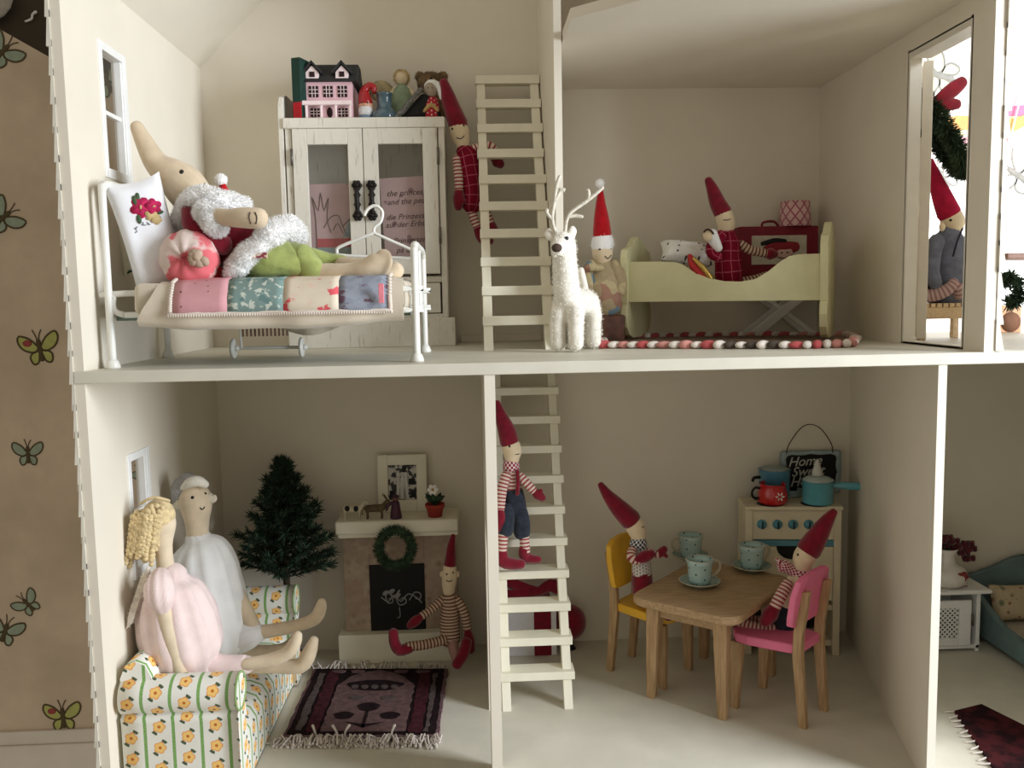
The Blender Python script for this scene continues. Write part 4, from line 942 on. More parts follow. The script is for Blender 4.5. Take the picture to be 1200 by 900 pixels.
Y = 27.0; ef = thing('elf_doll', 'elf doll in plaid dress with a baby in its arm, sitting in the green cradle', 'doll', P(855, 330, Y), 'pointed-hat elf dolls')
o = limbs(ef, [('hat', RED, [(830, 211, Y+.3, 4.5), (835, 222, Y+.3, 7), (841, 238, Y+.2, 9.5), (847, 249, Y, 10.5)]),
 ('head', PALE, [(847, 250, Y, 10), (850, 258, Y, 11), (851, 266, Y, 10), (851, 275, Y, 7.5)]),
 ('plaid_dress', PLAID, [(852, 274, Y, 10), (853, 284, Y, 14), (853, 300, Y, 15), (854, 320, Y, 16), (855, 331, Y+.4, 15)], {'lump': .1}),
 ('plaid_sleeve', PLAID, [(845, 276, Y-1, 7), (836, 288, Y-1.6, 8), (835, 297, Y-1.8, 7), (842, 301, Y-1.8, 6)]),
 ('sleeve', STRB, [(868, 286, Y-.4, 5), (879, 293, Y-.5, 5.2), (898, 297, Y-.5, 5)]), ('striped_leg', STRB, [(868, 331, Y+.5, 6), (885, 328, Y+.5, 6), (898, 324, Y+.8, 6)])])
face(o[1][0], o[1][1], [(842, 251)], [(848, 257.5), (852, 258), (856, 256.5)], .14)
mitten(897, 297, Y-.5, 908, 298, 6, None, par=ef)
bb = thing('baby_doll', 'tiny swaddled baby doll held in the arm of the cradle elf', 'doll', P(832, 280, Y-2.6))
m = M().tube([N(833, 275, Y-2.7, 8), N(838, 284, Y-2.6, 6.5), N(842, 291, Y-2.4, 5)], n=14); m.build('swaddling', WHITE, bb)
M().ball(P(830, 276, Y-3.1), (.62, .45, .66)).build('baby_face', PALE, bb)
M().tube([N(825, 272, Y-3.5, 1), N(828, 269, Y-3.6, 1.2), N(833, 270, Y-3.6, 1.2), N(836, 274, Y-3.5, 1)], n=6).build('dark_hair', mat('dark_hair', (70, 50, 40), .8), bb)

# ---- stool with crossed legs, red case and patterned pot behind the cradle
Y = 36; a = P(883, 389, 36.5); b_ = P(948, 389, 36.5); zs = 6.6
st = thing('folding_stool', 'white stool with crossed legs under the dark red case behind the cradle', 'stool', ((a.x+b_.x)/2, 36, 0))
for y in (34.2, 37.2):
    M().beam((a.x-1, y, .15), (b_.x, y+.02, zs), .5, 1.1, .05).build('crossed_leg', WHITE, st); M().beam((b_.x, y+.35, .15), (a.x-1, y+.35, zs), .3, .6, .05).build('crossed_leg', WHITE, st)
M().box(a.x-1.5, 33.9, zs, b_.x+.8, 37.8, zs+.45, .08).build('stool_top', WHITE, st)
x0, x1 = P(866, 300, 34.3).x, P(959, 300, 34.3).x; z1 = P(910, 265, 34.3).z; z0 = zs+.45
sk = thing('toy_suitcase', 'dark red cardboard suitcase with a pale picture label standing behind the cradle', 'suitcase', ((x0+x1)/2, 35.5, z0))
REDC = mat('dark_red_card', (128, 26, 44), .6, .06, 1, .1, 8, .3)
M().box(x0, 34.3, z0, x1, 37.4, z1, .2, seg=3).build('case', REDC, sk)
M().tube([(x0+3.4, 35.8, z1, .16), (x0+3.6, 35.8, z1+.6, .16), (x0+5.0, 35.8, z1+.7, .16), (x0+5.6, 35.8, z1, .16)], n=8).build('handle', REDC, sk)
lx0, lx1, lz0, lz1 = P(881, 300, 34.2).x, P(945, 300, 34.2).x, P(900, 310, 34.2).z, P(900, 276, 34.2).z
lb = M().box(lx0, 34.15, lz0, lx1, 34.32, lz1, .02).build('picture_label', mat('pale_label_paper', (206, 196, 178), .8), sk)
def lab(nm, pl, ma, d=.05):
    m = M().tube([(lx0+(lx1-lx0)*q[0], 34.12-d, lz0+(lz1-lz0)*q[1], q[2]) for q in pl], n=8, flat=.15, up=(0, 1, 0)); m.build(nm, ma, lb)
lab('drawn_hood', [(.25, .5, .5), (.4, .55, .9), (.6, .55, .9), (.8, .6, .6)], mat('red_print', (150, 40, 52), .8)); lab('drawn_face', [(.5, .38, .55), (.6, .36, .6), (.68, .4, .5)], mat('pale_pink_print', (222, 184, 172), .8), .15)
lab('drawn_hair', [(.18, .72, .25), (.4, .82, .3), (.6, .8, .25)], BLACK, .1)
for q in (.52, .62): lab('drawn_eye', [(q, .4, .09), (q+.02, .4, .09)], EYE, .28)
px_ = P(932, 268, 35.2); m = M(); h_ = P(932, 236, 35.2).z-z1
m.lathe([(0, 0), (1.95, 0), (2.0, .05), (1.82, h_), (1.7, h_), (1.85, .2), (0, .2)], (px_.x, 35.4, z1), 26)
tag(m.build('patterned_pot', mat('pink_trellis_paper', f_trellis((232, 190, 190), (178, 96, 112), 1.25), .7)), 'small round pot with pink trellis pattern on top of the dark red suitcase', 'pot')

# ---- braided rug
pts = [Q(703, 408.5, 0), Q(760, 408.5, 0), Q(850, 409, 0), Q(940, 409, 0), Q(998, 407, 0), Q(1003, 400, 0), Q(992, 396, 0), Vector((72, 32, 0)), Vector((60, 34.5, 0)), Vector((52, 33, 0)), Vector((48, 25, 0))]
rg = thing('braided_rug', 'flat rug with braided pink and white border under the green cradle', 'rug', (62, 22, 0))
M().prism([(p.x, p.y) for p in pts], .02, .3, 'xy').build('woven_field', mat('faded_rug_weave', (176, 150, 132), .98, .25, 1.5, .6, 8, .05), rg)
BC = [mat('braid_white', (236, 226, 214), .95, .1), mat('braid_pink', (196, 92, 92), .95, .1), mat('braid_dark', (88, 78, 68), .95, .15), mat('braid_rose', (216, 150, 140), .95, .1)]
k = 0; per = pts+[pts[0]]
for i in range(len(per)-1):
    a = per[i]; b_ = per[i+1]; L = (b_-a).length; n_ = max(1, int(L/1.0))
    for j in range(n_):
        p = a.lerp(b_, (j+.5)/n_); d = (b_-a).normalized(); rt = Matrix.Rotation(math.atan2(d.y, d.x)+(.75 if k % 2 else .55), 3, 'Z')
        c_ = BC[0] if k % 2 else BC[R.choice((1, 1, 3, 2, 1, 3))]
        M().ball((p.x, p.y, .42), (R.uniform(.75, .95), .42, R.uniform(.34, .5)), 10, 7, rt).build('braid_strand', c_, rg); k += 1

# ================================================================ BALCONY beyond the door
Y = 21; bn = thing('slatted_bench', 'small pale wooden slatted bench on the balcony outside the door', 'bench', (86, Y, 0))
BW = mat('pale_birch', f_wood((224, 198, 160), (204, 174, 134)), .6, .05)
zz = P(1108, 355, Y).z; xa, xb = P(1078, 355, Y).x, P(1136, 355, Y).x
for k in range(9):
    x = xa+(xb-xa)*k/8; M().box(x-.28, Y-1.6, zz-.45, x+.28, Y+3.6, zz, .04).build('slat', BW, bn)
M().box(xa-.4, Y-1.5, zz-1.75, xb+.4, Y-1.0, zz-.46, .05).build('rail', BW, bn); M().box(xa-.4, Y+3.0, zz-1.75, xb+.4, Y+3.5, zz-.46, .05).build('rail', BW, bn)
for x in (xa-.1, xb+.1):
    for y in (Y-.9, Y+2.9): M().box(x-.35, y-.1, .01, x+.35, y+.6, zz-.47, .04).build('leg', BW, bn)
Y = 22; ef = thing('elf_doll', 'elf doll in grey hooded jumper sitting on the slatted bench outside the door', 'doll', P(1108, 350, Y), 'pointed-hat elf dolls')
GREY = mat('grey_sweatshirt', (120, 124, 140), .95, .12, 1, .4, 12, .1, .2)
o = limbs(ef, [('hat', mat('bright_crimson_felt', (178, 22, 60), .95, .1, 1.5, .5, 20), [(1091, 188, Y, 3), (1095, 205, Y, 7), (1103, 228, Y, 11), (1112, 250, Y, 13.5)]),
 ('head', PALE, [(1112, 250, Y, 12), (1116, 258, Y, 13.5), (1116, 267, Y, 12), (1114, 275, Y, 9)]),
 ('grey_jumper', GREY, [(1114, 271, Y, 12), (1112, 282, Y, 19), (1110, 305, Y, 23), (1110, 330, Y, 26), (1108, 342, Y, 25)], {'lump': .2, 'n': 20}),
 ('grey_sleeve', GREY, [(1098, 282, Y-1, 9), (1093, 300, Y-1.6, 9), (1092, 318, Y-2, 8.5), (1096, 332, Y-2.6, 8)], {'lump': .15}),
 ('striped_leg', mat('rose_grey_stripe_knit', f_stripe((190, 164, 156), (150, 112, 116), .42, .4), .95), [(1086, 347, Y-2, 8), (1100, 344, Y-2.6, 8), (1112, 338, Y-3, 7), (1118, 331, Y-3, 6)], {}),
 ('striped_leg', MATS['rose_grey_stripe_knit'], [(1118, 346, Y-1, 8), (1124, 342, Y-2.4, 8), (1122, 336, Y-2.8, 6)])])
face(o[1][0], o[1][1], [(1114, 258)], None, .17)
M().ball(P(1104, 266, Y-1), (.35, .3, .5)).build('ear', PALE, ef)
m = M().tube([N(1128, 268, Y-2.6, 1.2), N(1122, 282, Y-3, 1.2), N(1117, 300, Y-3, 1.2)], n=6); m.build('cord', mat('dark_cord', (50, 50, 60), .9), ef)
# wreath with bow hung on the opened door
NEED = mat('wreath_green', (54, 74, 50), .9, .25, 1, .2); NEED2 = mat('wreath_light_green', (84, 104, 74), .9, .2)
wr = thing('door_wreath', 'green artificial fir wreath with a dark red bow hanging outside the open door', 'wreath', P(1098, 165, 20.5))
def needles(m, pts, r, n, ln, w):
    for i in range(n):
        k = R.random()*(len(pts)-1); a = int(k); p = Vector(pts[a]).lerp(Vector(pts[a+1]), k-a); t = (Vector(pts[a+1])-Vector(pts[a])).normalized()
        d = Vector((R.gauss(0, 1), R.gauss(0, 1), R.gauss(0, 1))); d = (d-t*d.dot(t)).normalized()+t*R.uniform(-.3, .8); m.blade(p+d.normalized()*r*.3, p+d.normalized()*(r+ln*R.uniform(.3, 1)), w)
cw = P(1103, 158, 20.5); rad = 4.3
rp = [cw+Vector((math.cos(a)*1.0-math.sin(a)*rad*.62, math.cos(a)*3.0, math.sin(a)*rad*.92)) for a in [2*pi*i/28 for i in range(29)]]
m = M(); needles(m, rp, .8, 4200, .65, .15); m.tube([(p, .3) for p in rp], n=8, sub=1, cap=False); m.build('fir_needles', NEED, wr)
m = M(); needles(m, rp, .9, 1200, .65, .13); m.build('lighter_fir_tips', NEED2, wr)
VEL = mat('red_velvet', (150, 16, 40), .8, .12, 1, .3, 10, .1, .6)
bw = M(); bw.tube([N(1096, 122, 18.2, 6), N(1104, 115, 18, 8), N(1118, 104, 18, 9), N(1128, 96, 18, 7)], n=12, flat=.4); bw.tube([N(1098, 122, 18.2, 6), N(1110, 122, 18, 8), N(1122, 122, 18, 6)], n=12, flat=.4); bw.tube([N(1092, 118, 18.2, 7), N(1086, 112, 19, 7)], n=12, flat=.4); bw.build('velvet_bow', VEL, wr)
# things further along the balcony
m = M(); gp = [P(x, y, 26) for x, y in ((1172, 335), (1184, 322), (1196, 338), (1192, 352), (1182, 356))]
needles(m, gp, .6, 700, .9, .16); gl = thing('fir_garland', 'short green fir garland hanging by the shingled wall at the right edge', 'garland', P(1186, 345, 26)); m.build('fir_needles', NEED, gl); M().tube([(p, .25) for p in gp], n=8).build('stem', NEED, gl)
x0 = P(1168, 300, 32).x; zt_ = P(1190, 297, 32).z
tb = thing('garden_table', 'brown topped table beyond the balcony at the right edge of the photo', 'table', (x0+7, 34, 0))
M().box(x0+.4, 30.5, zt_-.75, x0+16, 37.5, zt_, .15).build('table_top', mat('brown_table_top', (150, 118, 104), .6), tb)
for x in (x0+10, x0+15): M().box(x-.3, 32, .01, x+.3, 32.6, zt_-.75, .03).build('leg', BW, tb)
TCC = mat('terracotta_peach', (226, 178, 140), .8, .05)
x0 = P(1163, 380, 33).x; zt_ = P(1185, 358, 33).z
pl_ = thing('balcony_crate', 'peach wooden crate with round brown hole beside the shingled wall', 'crate', (x0+3.5, 35, 0))
M().box(x0, 33, .01, P(1197, 380, 33).x, 37, zt_, .1).build('crate_body', TCC, pl_); q = P(1184, 386, 33); M().lathe([(0, 0), (1.3, 0), (1.3, .1), (0, .1)], (q.x, 33.02, max(1.35, q.z)), 18, Matrix.Rotation(pi/2, 3, 'X')).build('round_hole', mat('brown_hole', (126, 88, 66), .8), pl_)
# ================================================================ LIVING ROOM (lower left)
SOFA = mat('floral_striped_upholstery', f_sofa, .9, .03, .6, .3, 20, .15, .2)
sf = thing('sofa', 'white doll sofa printed with green stripes and orange flowers against the left wall', 'sofa', (5.5, 16, Z1))
def arcp(cx, cz, r, a0, a1, n): return [(cx+r*math.cos(math.radians(a0+(a1-a0)*i/n)), cz+r*math.sin(math.radians(a0+(a1-a0)*i/n))) for i in range(n+1)]
def armp(y, out, zc, r):     # section in (y,z): straight outer side, roll on top
    s_ = out
    pr = [(y+s_*-1.2, Z1+.15), (y+s_*-1.2, zc-r-.6), (y+s_*-1.3, zc-r)]
    pr += [(y+s_*(-0+.0)+s_*(-math.cos(math.radians(a)))*r*1.0, zc+math.sin(math.radians(a))*r) for a in range(-60, 245, 15)]
    pr += [(y+s_*1.6, zc-r-.3), (y+s_*1.6, Z1+.15)]
    return pr
XA0, XA1 = .45, 11.0
o = M().extr(armp(2.9, 1, -30.2, 1.75), 'x', XA0, XA1, 0, 6).build('armrest', SOFA, sf)
o2 = M().extr(armp(28.6, -1, -30.6, 1.75)[::-1], 'x', 2.8, XA1, 0, 6).build('armrest', SOFA, sf)
for o_, y in ((o, 2.9), (o2, 28.6)):
    m = M()
    zc = -30.2 if o_ is o else -30.6
    m.tube([(XA1, y+math.cos(a)*1.72, zc+math.sin(a)*1.72, .11) for a in [2*pi*i/20 for i in range(21)]], n=6); m.build('piping', mat('green_piping', (150, 178, 118), .9), o_)
# back with roll, swept along y
bp = [(.35, Z1+.15), (.35, -30), (.4, -28.4), (.9, -27.2), (1.8, -26.8), (2.7, -27.2), (3.2, -28.3), (3.3, -30), (3.4, -35)]
M().extr(bp, 'y', 2.2, 29.5, 0, 8).build('backrest', SOFA, sf)
sp = [(3.0, -35.0), (6, -34.7), (8.6, -34.8), (9.8, -35.3), (10.4, -36.3), (10.5, -37.6), (10.45, Z1+.15)]
M().extr([(10.45, Z1+.15), (10.5, -37.6), (10.4, -36.3), (9.8, -35.3), (8.6, -34.8), (6, -34.7), (3.0, -35.0)], 'y', 4.2, 27.2, 0, 10).build('seat', SOFA, sf)
m = M()
for x, y in ((1.2, 2.6), (10, 2.6), (1.2, 28), (10, 28)): M().box(x-.4, y-.4, Z1, x+.4, y+.4, Z1+.3).build('foot', BLACK, sf)

# ---- cloth dolls on the sofa
SKD = mat('doll_linen_skin', (224, 206, 176), .95, .05, .8, .25, 24, .1, .3)
Y = 7.4
pd = thing('cloth_doll', 'cloth doll with curly cream yarn hair and pink dress leaning on the near sofa arm', 'doll', P(215, 780, Y), 'cloth dolls on the sofa')
m = M(); m.tube([N(193, 596, Y, 9), N(191, 612, Y, 15), N(190, 630, Y, 13), N(192, 646, Y, 10), N(195, 668, Y, 11), N(202, 685, Y, 18), N(208, 720, Y, 22)], n=18)
hm = m; hd = m.build('head_and_neck', SKD, pd, mods=remesh(.13, 3))
decal(m, 191.5, 604, .12, EYE, 'eye', hd, lift=.0, n=8)
PD = mat('pale_pink_linen', (250, 226, 220), .95, .04, .6, .4, 12, .1, .3, bfn=weave)
def cloth(nm, nodes, ma, par, folds=10, amp=.12, n=48, up=None):
    m = M().tube([N(*q) for q in nodes], n=n, sub=4)
    k = len(m.v)//n
    c = [sum((m.v[i*n+j] for j in range(n)), Vector())/n for i in range(k)]
    for i in range(k):
        fade = math.sin(min(1, i/(k*.35))*pi*.5)*(1-.75*i/k)
        for j in range(n):
            v = m.v[i*n+j]; d = v-c[i]
            m.v[i*n+j] = c[i]+d*(1+amp*fade*math.sin(j/n*2*pi*folds)+.04*noise.noise(v*.5))
    return m, m.build(nm, ma, par)
cloth('pink_dress', [(202, 673, Y, 17), (201, 684, Y, 31), (204, 708, Y, 41), (211, 740, Y, 45), (219, 767, Y, 42), (226, 785, Y, 28)], PD, pd, 12, .09)
cloth('puff_sleeve', [(188, 674, Y-2.4, 10), (187, 685, Y-3.2, 16), (188, 699, Y-3.2, 17), (190, 710, Y-3.0, 12)], PD, pd, 9, .10, 36)
M().tube([N(192, 706, Y-2.7, 9.5), N(197, 735, Y-3, 10), N(206, 765, Y-3, 9), N(212, 790, Y-2.8, 8)], n=14).build('arm', SKD, pd)
m = M().tube([N(240, 776, Y, 14), N(262, 781, Y, 14), N(286, 779, Y, 12), N(291, 778, Y, 10)], n=18); m.build('pink_bloomers', PD, pd)
m = M().tube([N(286, 779, Y-.4, 7.5), N(318, 773, Y-.4, 8), N(338, 764, Y-.6, 8), N(346, 752, Y-.8, 7.5), N(349, 744, Y-.8, 5.5)], n=14); m.build('leg', SKD, pd)
m = M().tube([N(290, 782, Y+1.4, 7.5), N(325, 781, Y+1.4, 8.5), N(352, 780, Y+1.2, 9.5), N(362, 766, Y+1, 9), N(368, 750, Y+1, 5.5)], n=14); m.build('leg', SKD, pd)
HY = mat('cream_curly_yarn', (232, 208, 158), .95, .12, 2, .5, 14, .1, .3)
m = M().ball(P(186, 605, Y), (1.55, 1.5, 1.7), 16, 10)
for k in range(24):
    x0 = 156+(k % 12)*2.9+(1.4 if k > 11 else 0); yy0 = 592+R.random()*8+abs(x0-178)*.3; L = 50+R.random()*18-(12 if x0 > 184 else 0); dp = Y-1.9+abs(x0-172)*.03 if k < 12 else Y-.9
    n_ = 13
    for j in range(n_):
        py = yy0+L*j/n_; px = x0-7*(j/n_)**1.3+(x0-172)*.12*(j/n_)+(0 if j else 4)+R.uniform(-.7, .7)
        if dp < Y-.5 and px > 190: px = 190
        m.ball(P(px, py, dp), (.25+.05*(j % 2)), 7, 5)
m.build('curly_hair', HY, pd)
m = M().tube([N(165, 590, Y-1.0, 2), N(180, 583, Y-1.3, 2), N(198, 587, Y-1.0, 2)], n=6); m.build('hair_band', HY, pd)
WG = mat('cream_lace_wing', (226, 216, 200), .95, .1, 2, .6, 8)
m = M(); 
for wy in (Y-2.6,): m.prism([(P(x+5, y, wy).x, P(x, y, wy).z) for x, y in ((168, 664), (160, 676), (152, 700), (145, 722), (143, 738), (150, 730), (158, 705), (164, 690), (172, 680))], wy, wy+.35, 'xz', .05)
m.fuzz(300, .2, .05); m.build('lace_wing', WG, pd)

Y = 15.5
wd = thing('cloth_doll', 'cloth doll with silver cap and big ears in white dress, farther along the sofa', 'doll', P(250, 770, Y), 'cloth dolls on the sofa')
m = M(); m.tube([N(228, 570, Y, 12), N(229, 583, Y, 19), N(230, 597, Y, 17.5), N(231, 612, Y, 14), N(232, 630, Y, 13), N(236, 648, Y, 20)], n=18)
hm = m; hd = m.build('head_and_neck', SKD, wd, mods=remesh(.14, 3))
decal(m, 225.5, 583, .18, EYE, 'eye', hd, lift=.0, n=8); decal(m, 241, 578, .15, EYE, 'eye', hd, lift=.0, n=8)
q = M(); q.tube([(m.hit(*a)[0]+m.hit(*a)[1]*.04, .06) for a in ((234.5, 595), (237, 597), (239.5, 594))], n=5); q.build('mouth', EYE, hd)
for a, b_ in (((216, 590), (207, 592)), ((243, 585), (250, 583))): M().tube([N(a[0], a[1], Y-.3, 6.5), N(b_[0], b_[1], Y-.3, 6), N(b_[0]-(1 if b_[0] < 230 else -1), b_[1]-1, Y-.3, 3)], n=12, flat=.5).build('ear', mat('pale_ear_cloth', (230, 222, 200), .95), wd)
m = M().tube([N(221, 562, Y+.5, 10), N(216, 572, Y+.6, 15), N(213, 585, Y+.8, 12)], n=16); m.build('silver_cap', mat('silver_glitter_knit', lambda g: g.mix(g.step(g.vor(9), .1, .35), (236, 236, 236), (160, 158, 156)), .5, .1, 4, .6, 14, .5, metal=.2), wd)
m = M().tube([N(214, 572, Y-.6, 3), N(222, 566, Y-1.3, 6), N(232, 564, Y-1.4, 6.5), N(241, 568, Y-1.1, 4.5)], n=12); m.build('white_fringe', mat('white_felt_hair', (236, 232, 218), .95, .04, 3, .5, 10), wd)
WD_ = mat('white_muslin', (250, 250, 246), .95, .03, .6, .35, 12, .1, .3, bfn=weave)
cloth('white_dress', [(232, 631, Y, 15), (235, 641, Y, 29), (238, 660, Y, 37), (244, 700, Y, 42), (252, 735, Y, 41), (256, 762, Y, 36), (262, 776, Y, 22)], WD_, wd, 12, .07)
M().tube([N(266, 675, Y+.5, 9), N(280, 700, Y, 9), N(291, 722, Y-.6, 9), N(300, 740, Y-.8, 8)], n=14).build('arm', SKD, wd)
cloth('gauze_trouser', [(262, 752, Y, 18), (278, 750, Y-.6, 17), (293, 745, Y-1, 15), (303, 742, Y-1, 11)], mat('white_gauze', (240, 240, 238), .9, .03, .6, .3, 14, .1, .3), wd, 8, .1, 32)
M().tube([N(298, 742, Y-1, 8.5), N(330, 737, Y-1, 8), N(355, 731, Y-1.2, 7.5), N(370, 724, Y-1.4, 8), N(376, 712, Y-1.5, 7), N(377, 705, Y-1.5, 5)], n=14).build('leg', SKD, wd)
M().tube([N(285, 763, Y+1.5, 8.5), N(315, 764, Y+1.5, 8.5), N(335, 760, Y+1.5, 8), N(346, 748, Y+1.5, 6)], n=14).build('leg', SKD, wd)

# ---- christmas tree
tx0 = P(336, 600, 31); tp = P(337, 541, 31); tb_ = P(337, 684, 31)
tx0.x -= .2
ct = thing('fir_tree', 'bushy dark green artificial fir tree standing behind the far sofa arm', 'christmas tree', (tx0.x-.3, 31.6, Z1))
M().tube([(tx0.x-.3, 31.6, Z1+.1, .5), (tx0.x-.3, 31.6, -26, .4), (tx0.x, 31.6, tp.z-1.5, .2)], n=10).build('trunk', mat('brown_tree_wire', (62, 48, 34), .9), ct)
M().lathe([(0, 0), (2.0, 0), (2.2, .4), (1.7, 2.4), (1.5, 2.4), (0, 2.2)], (tx0.x-.3, 31.6, Z1), 18).build('stand', mat('tree_pot_brown', (90, 66, 48), .8), ct)
FIR = [mat('fir_dark', (46, 70, 52), .85, .3, 1, .2), mat('fir_mid', (76, 102, 78), .85, .3, 1, .2)]
H = tp.z-tb_.z; nd = [M(), M()]; bc = M()
for k in range(120):
    t = (k+.5)/120; z = tb_.z+.6+H*t*.9; a = k*2.4+R.uniform(-.3, .3); L = (1-t)**.85*5.9+1.0; L *= R.choice((.7, .85, .95, 1.05, 1.15))
    o_ = Vector((tx0.x-.2, 31.6, z)); el = .25+t*.9
    d = Vector((math.cos(a)*math.cos(el)*.98, math.sin(a)*math.cos(el)*.78, math.sin(el)))
    if d.y > 0: d.y *= .7
    e = o_+d*L; bc.tube([(o_, .1), (o_.lerp(e, .6)-Vector((0, 0, .2)), .09), (e, .05)], n=5, sub=1)
    for j in range(int(46+L*16)):
        s_ = R.random()**.6; p = o_.lerp(e, s_); v = Vector((R.gauss(0, 1), R.gauss(0, 1), R.gauss(0, 1))).normalized()*.75+d*.9
        nd[0 if R.random() < .72 else 1].blade(p, p+v.normalized()*R.uniform(.8, 1.35), .14)
bc.build('branches', MATS['brown_tree_wire'], ct); [tag(nd[i].build('needles', FIR[i], ct), kind='stuff') for i in (0, 1)]

# ---- fireplace
YF = 34.4; fp = thing('fireplace', 'toy fireplace with cream mantel, mottled stone front and black painted screen', 'fireplace', (23, 35.5, Z1))
bx0, bx1 = P(402, 650, YF).x, P(535, 650, YF).x; ztm = P(465, 610, 31.8).z; zh_ = P(465, 738, YF).z
STN = mat('mottled_pink_stone', lambda g: g.mix(g.step(g.noise(.55, det=6), .38, .62), (176, 154, 136), g.mix(g.step(g.vor(.9), .1, .5), (150, 126, 110), (190, 172, 152))), .8, .06, 2, .3, 4)
ox0, ox1, oz1 = P(434, 700, YF).x, P(498, 700, YF).x, P(465, 661, YF).z
m = M(); m.box(bx0, YF, zh_, ox0, 37.8, ztm-1.4, .05); m.box(ox1, YF, zh_, bx1, 37.8, ztm-1.4, .05); m.box(ox0, YF, oz1, ox1, 37.8, ztm-1.4); m.build('stone_surround', STN, fp)
M().box(bx0-.8, YF-1.5, Z1, bx1+.3, 37.8, zh_, .12).build('hearth', CREAMT, fp)
m = M(); m.box(P(392, 620, 31.8).x, 31.8, ztm-1.7, P(537, 620, 31.8).x, 37.9, ztm, .3, seg=3); m.build('mantel_shelf', CREAMT, fp)
M().box(bx0-.3, 32.4, ztm-2.3, bx1+.3, 37.8, ztm-1.6, .15, seg=2).build('mantel_moulding', CREAMT, fp)
M().box(ox0-.02, YF-.15, zh_, ox1+.02, YF+.1, oz1, .04).build('black_screen', BLACK, fp)
SIL = mat('silver_paint', (150, 150, 148), .6)
def scroll(pts, r=.09): 
    m = M().tube([(P(x, y, YF-.2).x, YF-.2, P(x, y, YF-.2).z, r) for x, y in pts], n=6, flat=.4); m.build('painted_scroll', SIL, fp)
scroll([(447, 700), (455, 705), (462, 697), (470, 705), (478, 696), (488, 700), (494, 706)]); scroll([(452, 698), (454, 706), (460, 706), (460, 701), (456, 702)]); scroll([(464, 700), (468, 709), (476, 706), (474, 700), (470, 702)])
scroll([(480, 703), (486, 694), (493, 696), (492, 702), (487, 701)]); scroll([(456, 694), (462, 700), (468, 692)], .14); scroll([(468, 712), (469, 722), (466, 724)], .07)
for x, y in ((452, 695), (459, 693), (466, 698)): q = P(x, y, YF-.22); M().ball(q, (.5, .1, .3), 8, 5, Matrix.Rotation(-.6, 3, 'Y')).build('painted_leaf', SIL, fp)
# wreath
cw = P(463.5, 642, 31.2); wr = thing('mantel_wreath', 'small grey-green round wreath hanging on the front of the fireplace', 'wreath', cw-Vector((0, 0, 2.7)))
rp = [cw+Vector((math.cos(a)*2.05, -.1, math.sin(a)*2.25)) for a in [2*pi*i/24 for i in range(25)]]
m = M(); needles(m, rp, .5, 1900, .55, .12); m.tube([(p, .4) for p in rp], n=8, sub=1, cap=False); m.build('sprigs', mat('dusty_green', (72, 96, 70), .9, .25, 1.5), wr)
# frame on mantel
fx = P(471, 568, 36); fr = thing('photo_frame', 'cream wooden frame with black and white photograph leaning on the wall above the mantel', 'picture frame', (fx.x, 36.4, ztm))
x0, x1, z1 = P(442, 570, 36).x, P(500, 570, 36).x, P(470, 534, 36).z; z0 = ztm
T = Matrix.Translation((0, 36.2, z0)) @ Matrix.Rotation(-.09, 4, 'X') @ Matrix.Translation((0, 0, 0)); h = z1-z0; f_ = 1.35
m = M(); m.box(x0, 0, 0, x0+f_, .6, h, .08, T); m.box(x1-f_, 0, 0, x1, .6, h, .08, T); m.box(x0+f_, 0, 0, x1-f_, .6, f_+.2, .08, T); m.box(x0+f_, 0, h-f_, x1-f_, .6, h, .08, T); m.build('frame', CREAMT, fr)
ph = M().box(x0+f_, .3, f_, x1-f_, .35, h-f_, 0, T).build('photograph', mat('grey_photo_print', lambda g: g.mix(g.step(g.noise(1.6, det=5), .46, .54), (52, 50, 48), (205, 202, 192)), .4, .1, 3, 0), fr)
w_ = x1-x0-2*f_
for cx, hw, zz, wd_ in ((.5, .28, .1, 1), (.62, .2, .0, 1), (.36, .16, .05, 1)):
    M().prism([(x0+f_+w_*cx-w_*hw*.5, f_+.3), (x0+f_+w_*cx+w_*hw*.5, f_+.3), (x0+f_+w_*cx+w_*.05, f_+3.2), (x0+f_+w_*cx-w_*.05, f_+3.2)], .2, .29, 'xz', 0, T).build('figure_in_photo', mat('photo_white', (214, 212, 204), .4), ph)
    M().ball(T @ Vector((x0+f_+w_*cx, .25, f_+3.5)), (.3, .06, .36), 8, 6).build('head_in_photo', MATS['photo_white'], ph)
for a, b_, c, d in ((.5, .8, .64, .98), (.72, .45, .95, .62), (.05, .1, .2, .3), (.78, .1, .98, .3)):
    hh = h-2*f_; M().box(x0+f_+w_*a, .22, f_+hh*b_, x0+f_+w_*c, .29, f_+hh*d, 0, T).build('dark_patch_in_photo', BLACK, ph)
